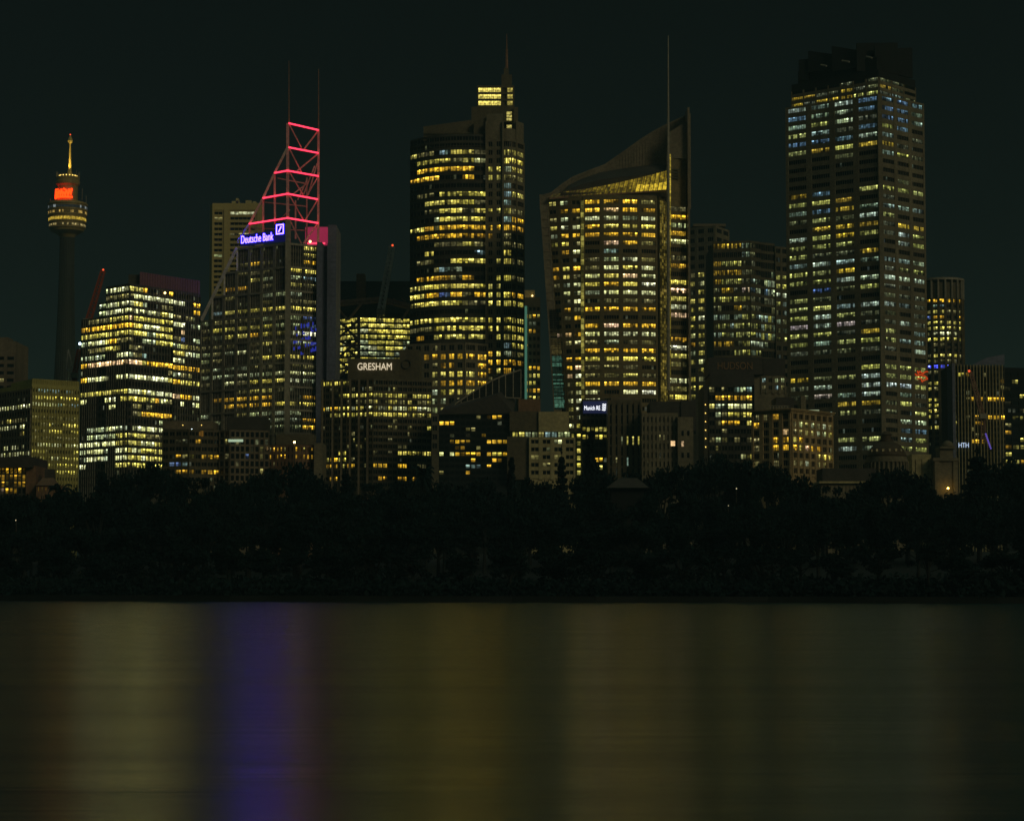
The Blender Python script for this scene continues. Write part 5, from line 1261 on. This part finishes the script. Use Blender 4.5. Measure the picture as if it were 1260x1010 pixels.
BL = dict(fig='unlit broad tree within the black park belt above the far shore', round='unlit leafy tree within the black park belt above the far shore', gum='unlit loose gum within the black park belt above the far shore')
for (Y, y0, step, half, jy) in ((618, 607, 44, 26, 5), (585, 612, 42, 30, 10), (530, 640, 46, 32, 10), (482, 672, 50, 32, 9)):
    px = -30 + TR.uniform(0, 20)
    while px < 1300:
        k = TR.choice(('fig', 'round', 'round', 'gum'))
        hw = half * (1.2 if k == 'fig' else .85)
        Yt = Y + TR.uniform(-15, 15); Yt = max(shore(X(px, Yt, 640)) + 12, Yt + (shore(X(px, Yt, 640)) - 452) * max(0, (560 - Y) / 80)); tree(k, px, y0 + TR.uniform(-jy, jy), Yt, hw, BL[k], BELT + ', ' + NAMES[k].replace('_', ' ') + 's')
        px += step * TR.uniform(.75, 1.25)
# undergrowth along the shore: a mass nobody could count
ub = MB()
for i in range(4600):
    x = TR.uniform(-150, 150); y = shore(x) + 3 + 45 * TR.random() ** 1.4; clump(ub, Vector((x, y, ground_h(x, y) + .8)), TR.uniform(.8, 3.0), 12, .6, 1.0)
o = ub.build('undergrowth', M['leaf']); tag(o, kind='stuff')
# park and street lamps
LMAT = {'w': glow_mat('street_lamp_warm', (1, .62, .22), 20), 'g': glow_mat('park_lamp_green_white', (.9, .8, .45), 1.0)}
def lamp(px, py, Y, label, m='w', r=.3, mat=None):
    p = at(px, py, Y); g = ground_h(p.x, Y); root = empty('street_lamp', (p.x, Y, g), label, 'street lamp', 'lamps along the park edge'); org = (p.x, Y, g)
    mb = MB(); mb.tube((p.x, Y, g - .5), (p.x, Y, p.z - .3), .14, .09, 8); mb.tube((p.x, Y, p.z - .3), (p.x, Y - .5, p.z + r + .1), .07, .05, 6); mb.build('pole', M['black'], root, org)
    mb = MB(); mb.lathe((p.x, Y - .5), [(.1, p.z + r + .25), (r * 1.3, p.z + r * .75), (r * 1.3, p.z + r * .6)], 12); mb.build('lamp_shade', M['black'], root, org)
    mb = MB(); mb.ball((p.x, Y - .5, p.z), r, 8); mb.build('bulb', LMAT[m], root, org)
lamp(362.5, 544, 742, 'bright street lamp before the red brown brick block', 'w', .34)
lamp(20, 640, 548, 'park lamp low in the trees at the left edge', 'g', .12)
lamp(906, 601, 632, 'park lamp shining on leaves below the cream corner building', 'g', .16)
lamp(896, 622, 600, 'park lamp glimmering through leaves below the unlit roof name office', 'g', .10)
lamp(776, 604, 630, 'park lamp over the pale kiosk roof in the trees', 'w', .08)
def kiosk():
    Y = 622; b = Bld('kiosk', 'small pale roofed kiosk half hidden by trees below the brown offices', 772, Y, 'kiosk', zg=9)
    b.wall.box(X(752, Y, 600), X(792, Y, 600), Y, Y + 6, 6, Z(599, Y)); t = MB()
    t.hexa([at(746, 600, Y - 2), at(799, 600, Y - 2), at(799, 600, Y + 8), at(746, 600, Y + 8), at(762, 588, Y + 2), at(784, 588, Y + 2), at(784, 588, Y + 4), at(762, 588, Y + 4)])
    b.part('roof', t, M['roofdark']); b.finish(M['matte'])
kiosk()
# violet lamp string right
r = empty('violet_light_string', tuple(at(1216, 541, 850)), 'slanting string of violet lamps beside the large pine at the right', 'light string')
mb = MB()
for k in range(9): mb.ball(at(1213 + k * .75, 534 + k * 2.2, 850), .35, 6)
tag(mb.build('bulbs', M['violet'], r, tuple(at(1216, 541, 850))), kind='stuff')
mb = MB(); mb.tube(at(1212, 531, 850), at(1220, 556, 850), .2, n=5); mb.build('pole', M['black'], r, tuple(at(1216, 541, 850)))

# ================================================================== LIGHT
HAZE = .00015
AZ, EL = math.radians(38), math.radians(24)          # faint night glow from behind, to the right of the viewer
sd = bpy.data.lights.new('sun', 'SUN'); sd.energy = .34; sd.angle = math.radians(20); sd.color = (1.0, .86, .52)
so_ = bpy.data.objects.new('sun', sd); COL.objects.link(so_)
d = Vector((math.sin(AZ) * math.cos(EL), -math.cos(AZ) * math.cos(EL), math.sin(EL)))
so_.rotation_euler = d.to_track_quat('Z', 'Y').to_euler()
hz = MB(); hz.box(-3100, 3100, -700, 3600, -4, 345)
hm = bpy.data.materials.new('night_haze'); hm.use_nodes = True
for nd in list(hm.node_tree.nodes):
    if nd.type != 'OUTPUT_MATERIAL': hm.node_tree.nodes.remove(nd)
pv = hm.node_tree.nodes.new('ShaderNodeVolumePrincipled'); pv.inputs['Color'].default_value = (.40, .76, .86, 1); pv.inputs['Density'].default_value = HAZE
hm.node_tree.links.new(pv.outputs[0], next(n for n in hm.node_tree.nodes if n.type == 'OUTPUT_MATERIAL').inputs['Volume'])
tag(hz.build('haze', hm), kind='stuff')
w = bpy.data.worlds.new('World'); sc.world = w; w.use_nodes = True
N, L = w.node_tree.nodes, w.node_tree.links
bg = N['Background']; sk = N.new('ShaderNodeTexSky'); sk.sky_type = 'NISHITA'; sk.sun_disc = False
sk.sun_elevation = EL; sk.sun_rotation = math.pi - AZ
L.new(sk.outputs['Color'], bg.inputs['Color']); bg.inputs['Strength'].default_value = .00035
b2 = N.new('ShaderNodeBackground'); b2.inputs['Color'].default_value = (.0012, .0018, .0014, 1)
tcw = N.new('ShaderNodeTexCoord'); sx = N.new('ShaderNodeSeparateXYZ'); mw = N.new('ShaderNodeMapRange'); mw.interpolation_type = 'SMOOTHSTEP'
mw.inputs['From Min'].default_value = .38; mw.inputs['From Max'].default_value = 1; mw.inputs['To Min'].default_value = 1; mw.inputs['To Max'].default_value = 48   # unseen overhead sky brightened, added as fill on trees and walls
L.new(tcw.outputs['Generated'], sx.inputs[0]); L.new(sx.outputs['Z'], mw.inputs['Value']); L.new(mw.outputs['Result'], b2.inputs['Strength'])
ad = N.new('ShaderNodeAddShader'); L.new(bg.outputs[0], ad.inputs[0]); L.new(b2.outputs[0], ad.inputs[1]); L.new(ad.outputs[0], N['World Output'].inputs['Surface'])
vs = sc.view_settings; vs.view_transform = 'Standard'; vs.look = 'None'; vs.exposure = 0; vs.gamma = 1; vs.use_curve_mapping = False
cy = sc.cycles
cy.use_denoising = True; cy.max_bounces = 4; cy.volume_bounces = 0; cy.diffuse_bounces = 1; cy.glossy_bounces = 2; cy.transmission_bounces = 1
cy.sample_clamp_indirect = 6; cy.sample_clamp_direct = 0; cy.caustics_reflective = True; cy.filter_width = 1.5
